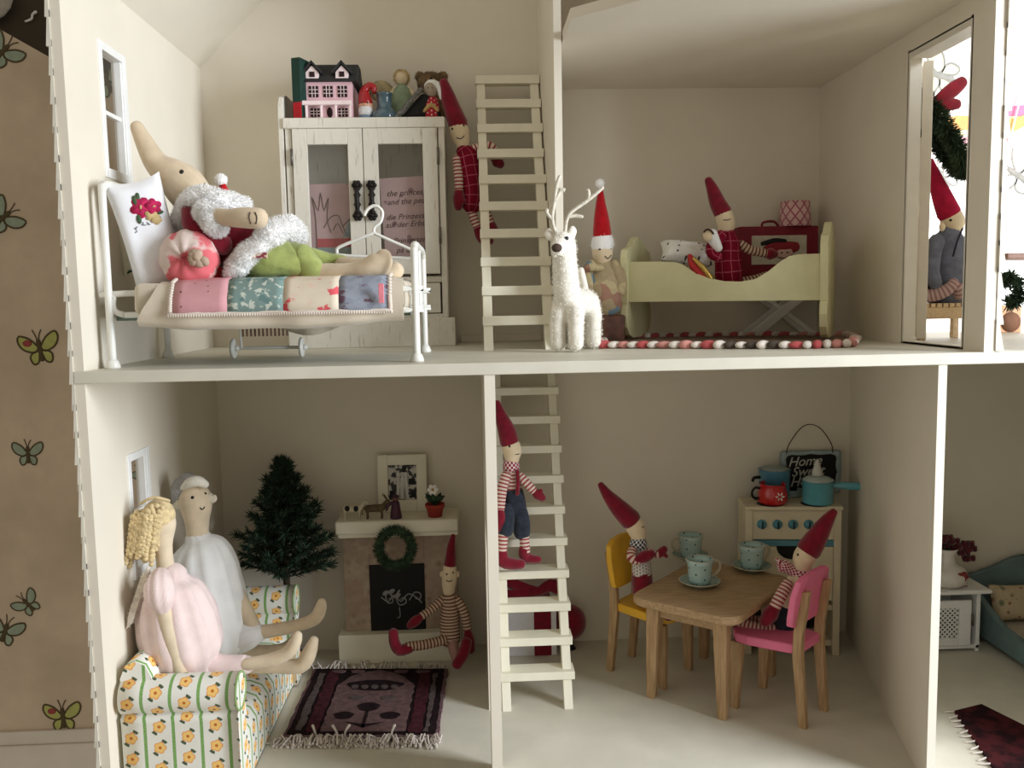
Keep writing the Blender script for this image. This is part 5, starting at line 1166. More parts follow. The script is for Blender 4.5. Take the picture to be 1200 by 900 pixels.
# animals, figure and flower pot
def animal(cx, Y, body, spots, label, name, horn=True, k=1.0):
    x = P(cx, 604, Y).x; z = ztm; a = thing(name, label, 'figurine', (x, Y, z))
    m = M(); m.tube([(x-1.1*k, Y, z+1.35*k, .48*k), (x, Y, z+1.4*k, .52*k), (x+.9*k, Y, z+1.45*k, .5*k), (x+1.35*k, Y, z+2.0*k, .3*k), (x+1.65*k, Y-.1, z+2.25*k, .34*k), (x+2.05*k, Y-.2, z+2.05*k, .2*k)], n=12)
    for dx in (-1.05, .85):
        for dy in (-.3, .3): m.tube([(x+dx*k, Y+dy*k, z+1.2*k, .2*k), (x+dx*k, Y+dy*k, z+.6*k, .14*k), (x+dx*k, Y+dy*k, z+.02, .17*k)], n=8)
    m.build('body', body, a, mods=remesh(.09, 2))
    M().tube([(x-1.5*k, Y, z+1.5*k, .08), (x-1.75*k, Y, z+1.0*k, .07), (x-1.75*k, Y, z+.6*k, .1)], n=6).build('tail', body, a)
    if horn:
        for d in (-.15, .15): M().tube([(x+1.6*k, Y+d, z+2.5*k, .1), (x+1.3*k, Y+d*2, z+3.0*k, .08), (x+1.0*k, Y+d*2, z+3.3*k, .04)], n=6).build('horn', body, a)
    for sx, sz in spots: M().ball((x+sx*k, Y-.48*k, z+sz*k), (.34*k, .12, .4*k), 10, 6).build('black_patch', BLACK, a)
animal(414, 33.4, mat('figurine_cream', (206, 196, 170), .6), [(-.7, 1.5), (.45, 1.45)], 'tiny cream cow figurine with black patches at the left end of the mantel', 'cow_figurine', False, .95)
animal(440, 33.2, mat('figurine_brown', (110, 92, 66), .7, .2, 2), [], 'tiny brown goat figurine with curved horns on the mantel', 'goat_figurine', True, .95)
x = P(464, 604, 33).x; mn = thing('robed_figurine', 'tiny dark purple robed figurine on the mantel in front of the frame', 'figurine', (x, 33, ztm)); PUR = mat('purple_glaze', (78, 44, 62), .5, .1)
M().lathe([(0, 0), (.72, 0), (.75, .15), (.6, 1.2), (.5, 2.0), (.3, 2.35), (0, 2.4)], (x, 33, ztm), 14).build('robe', PUR, mn); M().ball((x, 33, ztm+2.55), .38, 10, 7).build('head', mat('dark_skin_glaze', (120, 84, 66), .5), mn)
M().lathe([(0, 0), (.5, 0), (.42, .25), (.1, .4), (0, .4)], (x, 33, ztm+2.7), 12).build('hat', PUR, mn); M().tube([(x-.4, 32.8, ztm+2.1, .2), (x-.9, 32.6, ztm+1.7, .18), (x-1.1, 32.4, ztm+1.2, .15)], n=8).build('arm', PUR, mn)
x = P(510, 606, 33.4).x; fl = thing('flower_pot', 'tiny terracotta red pot with a white flower at the right end of the mantel', 'flower pot', (x, 33.4, ztm))
M().lathe([(0, 0), (.85, 0), (1.15, 1.25), (1.25, 1.3), (1.25, 1.65), (1.1, 1.65), (1.05, 1.3), (0, 1.25)], (x, 33.4, ztm), 20).build('pot', mat('red_terracotta', (164, 56, 42), .6, .08), fl)
LG = mat('glossy_leaf', (42, 74, 46), .6, .2)
for a in range(7):
    an_a = a*.9; M().tube([(x, 33.4, ztm+1.5, .15), (x+math.cos(an_a)*.7, 33.4+math.sin(an_a)*.4, ztm+2.3, .34), (x+math.cos(an_a)*1.25, 33.4+math.sin(an_a)*.6, ztm+2.6+.3*(a % 2), .08)], n=8, flat=.3).build('leaf', LG, fl)
M().tube([(x, 33.3, ztm+1.5, .08), (x-.2, 33.2, ztm+3.2, .08)], n=6, sub=1).build('stem', LG, fl)
for a in range(6): M().ball((x-.2+math.cos(a*pi/3)*.42, 33.0, ztm+3.55+math.sin(a*pi/3)*.42), (.34, .12, .26), 8, 5, Matrix.Rotation(-a*pi/3, 3, 'Y')).build('petal', WHITE, fl)
M().ball((x-.2, 32.85, ztm+3.55), .18, 8, 5).build('flower_centre', mat('flower_yellow', (200, 170, 90), .8), fl)

# ---- striped elf on the hearth
Y = 30.2; ef = thing('elf_doll', 'elf doll in striped suit and dark red boots sitting on the fireplace hearth', 'doll', P(528, 750, Y), 'pointed-hat elf dolls')
o = limbs(ef, [('hat', RED, [(531, 628, Y, 2.8), (529, 640, Y, 5), (528, 655, Y, 6.8), (527, 665, Y, 7.6)]),
 ('head', PALE, [(527, 664, Y, 8), (527, 674, Y, 9.2), (526, 685, Y, 8.5), (526, 696, Y, 6)]),
 ('striped_torso', STRB, [(526, 696, Y, 7), (527, 708, Y, 10), (527, 728, Y, 12), (528, 750, Y-.4, 12)]),
 ('sleeve', STRB, [(519, 702, Y, 5), (507, 713, Y-.8, 5), (494, 722, Y-1.6, 4.8)]), ('sleeve', STRB, [(536, 702, Y, 5), (544, 718, Y-.4, 5.5), (548, 740, Y-.6, 5.2)]),
 ('striped_leg', STRB, [(520, 750, Y-1.4, 6), (500, 755, Y-2.2, 6), (478, 758, Y-2.8, 6)]), ('bare_leg', mat('pink_beige_cloth', (170, 130, 118), .95), [(530, 752, Y-1, 6.5), (533, 765, Y-2.0, 6.5), (536, 774, Y-2.6, 6)]),
 ('boot', RED, [(480, 759, Y-2.8, 6.5), (468, 762, Y-3, 7), (462, 752, Y-3, 6.5), (461, 741, Y-3, 6)]), ('boot', RED, [(547, 752, Y-2.4, 6.5), (543, 766, Y-3.0, 7), (535, 779, Y-3.6, 6.5)])])
face(o[1][0], o[1][1], [(523.5, 673), (531, 671)], [(523, 680), (526, 681.5), (530, 680)], .12)
for x in (518, 536): M().ball(P(x, 673, Y), (.3, .3, .42), 8, 6).build('ear', PALE, ef)
mitten(493, 723, Y-1.8, 480, 733, 5.5, None, par=ef); mitten(548, 740, Y-.8, 552, 762, 6, (546, 752), par=ef)

# ---- patterned rug with fringes
c = [Q(331, 868, Z1), Q(514, 868, Z1), Q(525, 787, Z1), Q(368, 787, Z1)]
rg = thing('patterned_rug', 'dark maroon patterned rug with cream knotted fringes on the living room floor', 'rug', sum(c, Vector())/4)
def bil(u, v): return (c[0]*(1-u)+c[1]*u)*(1-v)+(c[3]*(1-u)+c[2]*u)*v
DK = mat('rug_black_brown', (44, 32, 34), .98, .25, 1.5, .8, 10, .05); MR = mat('rug_maroon', (78, 40, 46), .98, .2, 1.5, .8, 10, .05); MV = mat('rug_mauve_brown', (112, 88, 86), .98, .15, 1.5, .8, 10, .05); GRB = mat('rug_grey_brown', (96, 84, 80), .98, .15, 1.5, .8, 10, .05); LM = mat('rug_mauve_edge', (128, 100, 104), .98, .2, 2, .8, 10, .05)
def rp_(nm, uv, z, ma, t=.1, jag=0):
    p = []
    for i in range(len(uv)):
        a, b_ = uv[i], uv[(i+1) % len(uv)]; n_ = max(1, int(math.hypot((b_[0]-a[0])*16, (b_[1]-a[1])*17)/.7)) if jag else 1
        for k in range(n_):
            s_ = k/n_; q = bil(a[0]+(b_[0]-a[0])*s_+R.uniform(-jag, jag), a[1]+(b_[1]-a[1])*s_+R.uniform(-jag, jag)); p.append((q.x, q.y))
    m = M().prism(p, Z1+z-.12, Z1+z+t, 'xy'); return m.build(nm, ma, rg)
def rect(a, b_, c_, d): return [(a, b_), (c_, b_), (c_, d), (a, d)]
rp_('pile_border', rect(0, 0, 1, 1), .15, LM, .25, .006); rp_('dark_band', rect(.02, .03, .975, .985), .42, DK, .06, .006)
for nm, r_, ma in (('grey_stripe', rect(.065, .07, .11, .9), GRB), ('maroon_stripe', rect(.13, .05, .21, .95), MR), ('maroon_stripe', rect(.80, .05, .885, .95), MR), ('grey_stripe', rect(.90, .07, .93, .9), GRB)): rp_(nm, r_, .5, ma, .05, .008)
fld = rp_('mauve_field', [(.23, .06), (.78, .06), (.78, .7), (.7, .84), (.6, .92), (.5, .96), (.4, .92), (.3, .84), (.23, .7)], .52, MV, .05, .006)
def blob(cu, cv, ru, rv, ma, nm, z=.58): rp_(nm, [(cu+math.cos(a)*ru*(1+.12*math.sin(a*5)), cv+math.sin(a)*rv) for a in [2*pi*i/16 for i in range(16)]], z, ma, .05)
blob(.50, .70, .20, .085, DK, 'woven_motif'); blob(.40, .51, .055, .03, GRB, 'woven_motif'); blob(.62, .51, .055, .03, GRB, 'woven_motif')
for u in (.36, .43, .50, .57, .64): blob(u, .67, .025, .03, GRB, 'woven_motif', .64)
blob(.50, .38, .075, .06, DK, 'woven_flower'); blob(.35, .26, .065, .05, DK, 'woven_flower'); blob(.66, .26, .065, .05, DK, 'woven_flower')
rp_('woven_stem', rect(.49, .1, .51, .33), .58, DK, .05); rp_('woven_leaf', [(.38, .17), (.5, .1), (.5, .14)], .58, DK, .05); rp_('woven_leaf', [(.5, .1), (.63, .17), (.5, .14)], .58, DK, .05)
for u in (.2, .34, .66, .82): blob(u, .93, .05, .02, MV, 'woven_motif')
FRG = mat('cream_cotton_fringe', (224, 214, 204), .95, .08, 2, .3)
m = M()
def knot(u, v, dv, n=4, L=1.5):
    b_ = bil(u, v); 
    for i in range(n):
        e = b_+Vector((R.uniform(-.8, .8), dv*L*R.uniform(.7, 1.2), 0)); zt_ = R.choice((.1, .15, .3, .8))
        mid = b_.lerp(e, .5)+Vector((R.uniform(-.4, .4), 0, 0)); m.tube([(b_.x, b_.y, Z1+.32, .09), (mid.x, mid.y, Z1+zt_+.25, .085), (e.x, e.y, Z1+max(.1, zt_*.7), .08)], n=5, sub=2)
        if R.random() < .5: m.ball((e.x, e.y, Z1+max(.12, zt_*.7)), .16, 6, 4)
for k in range(46): knot(k/45, 0, -1)
for k in range(34): knot(k/33, 1, 1, 2, 1.4)
for u, dx in ((.36, -.5), (.40, .6), (.22, -.3), (.7, .4)):
    b_ = bil(u, 0); m.tube([(b_.x, b_.y, Z1+.3, .12), (b_.x+dx*.3, b_.y-.3, Z1+1.2, .12), (b_.x+dx, b_.y-.2, Z1+1.8, .16)], n=6)
b_ = bil(0, .02); m.tube([(b_.x, b_.y, Z1+.2, .09), (b_.x-1.2, b_.y-1.0, Z1+.12, .08), (b_.x-2.3, b_.y-1.0, Z1+.1, .08)], n=5)
tag(m.build('fringe', FRG, rg), kind='stuff')
# ================================================================ DINING ROOM (lower right)
def frame_xf(c, fwd):       # local +x = forward
    a = math.atan2(fwd[1], fwd[0]); return Matrix.Translation(Vector(c)) @ Matrix.Rotation(a, 4, 'Z')
YEL = mat('yellow_chair_paint', (236, 182, 52), .45, .03, .5, .05, 8, .4); PNK = mat('pink_chair_paint', (238, 122, 160), .45, .03, .5, .05, 8, .4)
def chair(c, fwd, paint, label):
    XF.append(frame_xf((c[0], c[1], Z1), fwd)); t = thing('doll_chair', label, 'chair', (0, 0, 0), 'doll chairs at the table')
    zs = 8.9
    # seat, slightly wider in front with a rounded front edge
    out = [(-3.6, -2.5), (-3.6, 2.5), (-1, 3.1), (2, 3.7), (3.4, 3.6), (4.3, 2.6), (4.7, 1.2), (4.8, 0), (4.7, -1.2), (4.3, -2.6), (3.4, -3.6), (2, -3.7), (-1, -3.1)]
    M().prism(out, zs-1.05, zs, 'xy', .12).build('seat', paint, t)
    # tapered front legs, set below the seat
    for s in (-1, 1):
        m = M().prism([(3.2, 0), (4.1, 0), (4.15, zs-1.06), (2.6, zs-1.06)], s*3.3-.35, s*3.3+.35, 'xz', .06); m.build('leg', WOODL, t)
    # back legs run up past the seat to the backrest
    for s in (-1, 1):
        m = M().prism([(-4.6, 0), (-3.7, 0), (-2.9, zs-1.2), (-3.0, zs+1.5), (-3.9, 15.0), (-4.7, 15.2), (-4.0, zs+1.2), (-4.0, zs-1.2)], s*2.6-.35 if s > 0 else -2.6-.35, s*2.6+.35 if s > 0 else -2.6+.35, 'xz', .06); m.build('leg', WOODL, t)
    pr = [(-3.9, 12.0), (-3.7, 11.2), (-2.8, 10.9), (2.8, 10.9), (3.7, 11.2), (3.9, 12.0), (4.0, 14.6), (3.5, 16.2), (2.4, 16.7), (0, 16.9), (-2.4, 16.7), (-3.5, 16.2), (-4.0, 14.6)]
    T = Matrix(((1, 0, -.16, 0), (0, 1, 0, 0), (0, 0, 1, 0), (0, 0, 0, 1)))
    b_ = bmesh.new(); m = M().prism(pr, -1.75, -1.05, 'yz', .1, T)
    for i, v in enumerate(m.v): m.v[i] = v+Vector((-.0+(-(v.y/4)**2*-.35), 0, 0))
    m.build('backrest', paint, t); XF.pop(); return t
# feet were surveyed in the photograph
chair((54.4, 27.6), (.75, -.655), YEL, 'wooden doll chair with yellow seat and backrest on the left of the table')
chair((66.9, 17.0), (-.69, .72), PNK, 'wooden doll chair with pink seat and backrest at the right front of the table')

# ---- table
tc = (61.05, 23.0); td = math.atan2(10.6, 9.2)
XF.append(Matrix.Translation((tc[0], tc[1], Z1)) @ Matrix.Rotation(td, 4, 'Z'))
tb = thing('dining_table', 'square-legged wooden doll table with rounded corners and three teal cups', 'table', (0, 0, 0)); HT = 12.2
def rrect(hx, hy, r, n=6): return [(sx*(hx-r)+r*math.cos(a0+pi/2*i/n), sy*(hy-r)+r*math.sin(a0+pi/2*i/n)) for sx, sy, a0 in ((1, 1, 0), (-1, 1, pi/2), (-1, -1, pi), (1, -1, 1.5*pi)) for i in range(n+1)]
M().prism(rrect(8.8, 6.6, 2.1), HT-.95, HT, 'xy', .18).build('tabletop', WOODT, tb)
for sy in (-1, 1): M().box(-6.2, sy*4.3-.25, HT-2.4, 6.2, sy*4.3+.25, HT-.96, .04).build('apron', WOODT, tb)
for sx in (-1, 1): M().box(sx*6.6-.25, -4.0, HT-2.4, sx*6.6+.25, 4.0, HT-.96, .04).build('apron', WOODT, tb)
for sx in (-1, 1):
    for sy in (-1, 1):
        b = bmesh.new(); bmesh.ops.create_cube(b, size=1)
        for v in b.verts:
            k = .85 if v.co.z > 0 else .5
            v.co = Vector((sx*(7.35-k)+v.co.x*2*k*.95, sy*(4.95-k)+v.co.y*2*k*.95, (v.co.z+.5)*(HT-.97)))
        bmesh.ops.bevel(b, geom=b.edges[:], offset=.06, segments=1, affect='EDGES'); M().bm(b).build('leg', WOODL, tb)
XF.pop(); ZTB = Z1+HT
# ---- cups and saucers
TEAL = mat('pale_teal_glaze', f_dots((176, 204, 200), (52, 84, 92), 1.25, .12), .22, .04, .8, .03, 3, .55, coat=.5); TEALP = mat('pale_teal_saucer_glaze', (150, 180, 172), .2, .06, .8, .03, 3, .55, coat=.5); RIM = mat('tan_glazed_rim', (196, 186, 160), .3, .05, 1, 0, 1, .5, coat=.3)
def cup(px, py, hdir, where):
    q = Q(px, py, ZTB); x, y = q.x, q.y
    s_ = thing('saucer', 'teal saucer under the '+where, 'saucer', (x, y, ZTB), 'teal saucers on the doll table')
    M().lathe([(0, .0), (1.3, .0), (1.5, .12), (2.25, .5), (2.42, .62), (2.40, .72), (2.2, .62), (1.5, .28), (0, .22)], (x, y, ZTB), 36).build('dish', TEALP, s_)
    M().lathe([(2.38, .60), (2.48, .66), (2.42, .74), (2.32, .68)], (x, y, ZTB), 36).build('rim', RIM, s_)
    c = thing('teacup', 'pale teal spotted teacup, '+where, 'cup', (x, y, ZTB+.3), 'teal cups on the doll table')
    z = ZTB+.3
    M().lathe([(0, 0), (1.0, 0), (1.2, .15), (1.38, .8), (1.42, 1.6), (1.48, 2.3), (1.66, 2.95), (1.58, 2.97), (1.40, 2.3), (1.32, 1.5), (1.2, .5), (0, .35)], (x, y, z), 36).build('bowl', TEAL, c)
    M().lathe([(1.6, 2.9), (1.68, 2.95), (1.62, 3.01), (1.54, 2.95)], (x, y, z), 36).build('rim', RIM, c)
    d = Vector((math.cos(hdir), math.sin(hdir), 0)); o_ = Vector((x, y, z)); m = M()
    m.tube([(o_+d*1.38+Vector((0, 0, 2.4)), .17), (o_+d*1.9+Vector((0, 0, 2.65)), .17), (o_+d*2.45+Vector((0, 0, 2.3)), .18), (o_+d*2.45+Vector((0, 0, 1.6)), .18), (o_+d*1.9+Vector((0, 0, .95)), .17), (o_+d*1.33+Vector((0, 0, .75)), .16)], n=10)
    m.build('handle', RIM, c)
cup(820, 686, .1, 'nearest cup, in front on the table, handle to the right'); cup(809, 655, pi+.15, 'cup at the table back, handle to the left'); cup(881, 668, .25, 'cup on the right of the table near the pink chair')

# ---- stove
ca = math.radians(-7); ox, oy = 67.6, 31.6
XF.append(Matrix.Translation((ox, oy, Z1)) @ Matrix.Rotation(ca, 4, 'Z'))
HS = 19.6; WS = 12.0; DS = 5.2
sv = thing('play_stove', 'cream wooden toy stove with teal stripe and four knobs in the dining room corner', 'stove', (WS/2, DS/2, 0)); STV = mat('stove_cream_paint', (224, 212, 182), .5, .03, .5, .05, 8, .4); TLP = mat('stove_teal_paint', (92, 150, 166), .5, .04)
m = M(); m.box(0, 0, 0, .9, DS, HS-.5, .06); m.box(WS-.9, 0, 0, WS, DS, HS-.5, .06); m.box(.9, DS-.4, 0, WS-.9, DS, HS-.5); m.build('body', STV, sv)
M().box(-.1, -.25, HS-.5, WS+.1, DS, HS, .1).build('hob', STV, sv)
M().box(.9, .25, HS-4.4, WS-.9, .6, HS-.5, .03).build('control_panel', STV, sv); M().box(.9, .05, HS-5.2, WS-.9, .6, HS-4.5, .04).build('teal_stripe', TLP, sv)
n_ = 14; out = [(.95, HS-5.3), (3.9, HS-5.3)]+[(6+2.05*math.cos(pi+pi*i/n_), HS-5.3+1.75*math.sin(pi+pi*i/n_)) for i in range(n_+1)]+[(WS-.95, HS-5.3), (WS-.95, 7.2), (.95, 7.2)]
M().prism(out, .15, .6, 'xz', .03).build('oven_door', STV, sv); M().box(1, .8, HS-8.5, WS-1, 1.0, HS-5.2).build('oven_inside', BLACK, sv)
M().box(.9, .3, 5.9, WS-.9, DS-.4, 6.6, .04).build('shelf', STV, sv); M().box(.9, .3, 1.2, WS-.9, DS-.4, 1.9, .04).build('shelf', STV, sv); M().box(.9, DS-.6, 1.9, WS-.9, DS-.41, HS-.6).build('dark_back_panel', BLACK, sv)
for k in range(4):
    x = 2.1+k*1.95; d = M().lathe([(0, 0), (.62, 0), (.62, .12), (.48, .2), (.42, .5), (0, .55)], (x, .25, HS-2.4), 16, Matrix.Rotation(pi/2, 3, 'X')).build('knob', TLP, sv)
    M().box(x-.08, -.42, HS-2.9, x+.08, -.25, HS-1.95, .02).build('pointer', BLACK, d)
RNG = mat('burner_black', (40, 34, 34), .5)
BP = [(2.9, 1.6), (8.6, 1.5), (3.2, 3.9), (8.4, 3.9)]
for x, y in ((3.4, 1.4), (9.0, 1.4), (3.0, 3.9), (9.2, 3.9)): M().lathe([(0, 0), (1.75 if y < 3 else 1.2, 0), (1.7 if y < 3 else 1.1, .06), (0, .08)], (x, y, HS), 24).build('burner', RNG, sv)
XF.pop()
def onhob(px, Y): return P(px, 590, Y).x
ZH = Z1+HS+.08
# red mug
EN = lambda nm, c: mat(nm, c, .25, .04, .8, .03, 3, .6, coat=.5)
REDE = EN('red_enamel', (196, 28, 30)); BLUE = EN('blue_enamel', (84, 144, 170)); AQ = EN('aqua_enamel', (92, 172, 186)); LTI = mat('pan_inside_grey', (150, 160, 160), .4)
def pot(name, label, cat, x, y, r, h, ma, prof=None):
    t = thing(name, label, cat, (x, y, ZH)); pr = prof or [(0, 0), (r*.93, 0), (r, .2), (r, h-.1), (r+.12, h), (r-.05, h), (r-.12, h-.15), (r-.14, .3), (0, .25)]
    M().lathe(pr, (x, y, ZH), 30).build('body', ma, t); return t
x = onhob(905, 32.6); t = pot('red_mug', 'red enamel mug with a white flower on the front left of the toy stove', 'mug', x, 32.6, 1.85, 2.5, REDE, [(0, 0), (1.6, 0), (1.9, .35), (1.85, 1.5), (1.6, 2.5), (1.7, 2.62), (1.5, 2.5), (1.7, 1.5), (1.6, .4), (0, .3)])
M().tube([(x-1.6, 32.4, ZH+2.0, .16), (x-2.3, 32.3, ZH+2.15, .16), (x-2.75, 32.3, ZH+1.6, .16), (x-2.6, 32.3, ZH+.9, .16), (x-1.8, 32.4, ZH+.7, .16)], n=8).build('black_handle', BLACK, t)
for a in range(6): M().ball((x+.35+math.cos(a*pi/3)*.38, 30.78, ZH+1.2+math.sin(a*pi/3)*.38), (.24, .08, .1), 8, 5, Matrix.Rotation(-a*pi/3, 3, 'Y')).build('white_petal', WHITE, t)
x = onhob(907, 35.2); t = pot('stock_pot', 'blue enamel pot with dark side handle behind the red mug on the stove', 'pot', x, 35.2, 2.0, 3.9, BLUE)
M().tube([(x-1.9, 35, ZH+2.9, .2), (x-2.8, 34.8, ZH+2.9, .22), (x-3.0, 34.8, ZH+2.5, .2)], n=8).build('side_handle', BLACK, t)
m = M(); m.lathe([(1.5, 3.7), (1.9, 3.95), (1.6, 4.15), (.4, 4.3), (0, 4.3)], (x, 35.2, ZH), 26); m.build('lid', LTI, t)
x = onhob(958, 32.0); t = pot('saucepan', 'aqua enamel saucepan with long side handle on the front right of the stove', 'saucepan', x, 32.0, 1.95, 2.9, AQ)
M().tube([(x+1.7, 32, ZH+2.2, .3), (x+3.0, 31.6, ZH+2.25, .45), (x+4.6, 31.2, ZH+2.2, .5), (x+5.3, 31.0, ZH+2.15, .4)], n=12, flat=.8).build('long_handle', AQ, t)
M().lathe([(0, 0), (1.9, 0), (1.95, .2), (1.3, .55), (.5, .7), (0, .7)], (x, 32, ZH+2.9), 26).build('glass_lid', mat('clouded_glass', (176, 190, 186), .15, .05, 1, 0, 1, .5, coat=.5), t)
M().lathe([(0, 0), (.75, 0), (.6, .5), (.35, 1.5), (.1, 2.1), (0, 2.1)], (x-.1, 32, ZH+3.6), 14).build('white_peak', mat('white_translucent', (214, 214, 206), .3), t)
x = onhob(928, 36.2); t = pot('small_dish', 'pale blue-white dish standing at the back of the stove under the sign', 'dish', x, 36.4, 1.3, .9, EN('pale_blue_enamel', (176, 200, 206)))
# ---- Home Sweet Home sign
Ys = 37.3; x0, x1 = P(914, 550, Ys).x, P(985, 550, Ys).x; z1 = P(950, 528, Ys).z; z0 = Z1+HS+.02
sg = thing('home_sign', 'chalkboard sign reading Home Sweet Home with wire handle behind the toy stove', 'sign', ((x0+x1)/2, Ys, z0))
M().box(x0, Ys-.2, z0, x1, Ys+.15, z1, .3, seg=2).build('board', mat('grey_green_sign_paint', (168, 186, 186), .6, .08), sg)
w_, h_ = x1-x0, z1-z0; cx, cz = (x0+x1)/2, (z0+z1)/2
def sgx(a, b_): return (cx+a*w_/2, cz+b_*h_/2)
out = []
for i in range(48):
    a = 2*pi*i/48; ca_, sa = math.cos(a), math.sin(a); r = 1/max(abs(ca_), abs(sa)); r = min(r, 1.28); r *= .86*(1-.06*abs(math.sin(a*4))); out.append(sgx(ca_*r, sa*r))
pnl = M().prism(out, Ys-.27, Ys-.19, 'xz').build('chalkboard_panel', BLACK, sg)
CHK = mat('chalk_white', (206, 206, 198), .9)
for s_, a, b_ in (('Home', -.22, .52), ('Sweet', -.12, .06), ('Home', -.15, -.40)):
    q = sgx(a, b_); text('chalk_lettering', s_, 1.8, Matrix.Translation((q[0], Ys-.30, q[1])) @ Matrix.Rotation(-.05, 4, 'Y') @ Matrix.Rotation(pi/2, 4, 'X'), CHK, pnl, .35, bold=.01)
wx0, wx1 = P(921, 530, Ys).x, P(975, 530, Ys).x
M().tube([(wx0, Ys-.2, z1-.3, .07), (wx0+.3, Ys-.2, z1+.9, .07), (wx0+1.8, Ys-.2, z1+3.0, .07), (cx-.2, Ys-.2, P(948, 497, Ys).z, .07), (wx1-1.6, Ys-.2, z1+2.9, .07), (wx1-.2, Ys-.2, z1+.9, .07), (wx1, Ys-.2, z1-.3, .07)], n=6).build('wire_handle', mat('dark_wire', (92, 74, 46), .5, metal=.6), sg)

# ---- elf on yellow chair
SCN = mat('navy_check_scarf', f_check((214, 212, 206), (52, 58, 78), .28), .95, .05); SCR = mat('red_check_scarf', f_check((226, 206, 204), (150, 36, 58), .28), .95, .05)
Y = 27.0; ef = thing('elf_doll', 'elf doll with navy checked scarf sitting on the yellow chair', 'doll', P(752, 700, Y), 'pointed-hat elf dolls')
o = limbs(ef, [('hat', RED, [(704, 568, Y, 3.8), (712, 580, Y, 7), (725, 595, Y, 11), (739, 609, Y, 13)]),
 ('head', PALE, [(740, 609, Y, 11), (745, 618, Y, 12), (748, 627, Y, 10), (749, 634, Y, 7)]),
 ('checked_scarf', SCN, [(748, 631, Y, 9), (748, 637, Y, 10.5), (748, 643, Y, 9)], {'lump': .1}),
 ('dotted_shirt', mat('dotted_shirt', f_dots((214, 206, 196), (60, 70, 96), .4, .09), .95), [(749, 643, Y, 9), (751, 655, Y, 11), (752, 672, Y, 12)]),
 ('red_trousers', RED, [(752, 670, Y, 12), (753, 688, Y, 13), (756, 702, Y-.6, 13)], {'lump': .1}),
 ('red_trouser_leg', RED, [(758, 700, Y-1.4, 8), (775, 706, Y-3.5, 8), (784, 722, Y-5, 7)]),
 ('sleeve', STR, [(741, 645, Y-1, 5.5), (740, 653, Y-1.6, 6), (748, 658, Y-2, 5)]), ('sleeve', STR, [(757, 646, Y, 5), (765, 649, Y-.6, 5), (772, 650, Y-1, 4.8)])])
face(o[1][0], o[1][1], [(744, 612)], [(752, 618), (754.5, 617)], .15)
mitten(746, 656, Y-2, 764, 649, 6.5, None, par=ef); mitten(772, 651, Y-1, 779, 643, 5, (781, 652), par=ef)
# ---- elf on pink chair
Y = 18.6; ef = thing('elf_doll', 'elf doll with red checked scarf and denim trousers sitting on the pink chair', 'doll', P(915, 745, Y), 'pointed-hat elf dolls')
o = limbs(ef, [('hat', RED, [(977, 600, Y-.6, 5), (968, 612, Y-.4, 9), (957, 630, Y-.2, 13), (948, 644, Y, 15)]),
 ('head', PALE, [(947, 645, Y, 13), (943, 652, Y, 13.5), (940, 660, Y, 12), (938, 668, Y, 9)]),
 ('checked_scarf', SCR, [(946, 671, Y, 9), (935, 671, Y, 10), (926, 667, Y, 7), (917, 662, Y-.2, 8)], {'lump': .12}),
 ('cream_shirt', PALE, [(935, 674, Y, 10), (930, 695, Y, 14), (926, 718, Y, 15)]),
 ('sleeve', STR, [(923, 684, Y-1.2, 6.5), (914, 700, Y-1.8, 7.5), (908, 712, Y-2.0, 7)]),
 ('denim_trousers', DENIM, [(926, 716, Y, 17), (919, 732, Y, 18), (905, 738, Y+.2, 13)], {'lump': .15}),
 ('striped_leg', STR, [(905, 738, Y-.6, 8), (885, 736, Y, 8), (867, 731, Y+.8, 7.5)]), ('striped_leg', STR, [(905, 728, Y+1.6, 7), (888, 728, Y+2, 7), (874, 724, Y+2.4, 6.5)]),
 ('boot', RED, [(868, 731, Y+.8, 7), (856, 727, Y+1.4, 7), (850, 718, Y+1.6, 6)]), ('boot', RED, [(875, 724, Y+2.4, 7), (864, 719, Y+3, 7), (860, 712, Y+3, 5)])])
face(o[1][0], o[1][1], [(935, 650)], None, .16)
mitten(909, 711, Y-2.0, 896, 729, 8.5, None, par=ef)
m = M()
for k in range(7): m.tube([N(920, 662, Y-.4, 2.2), N(910+k*.8, 655+k*2.4, Y-.6, 1.8)], n=6, sub=1)
m.build('scarf_fringe', SCR, ef)

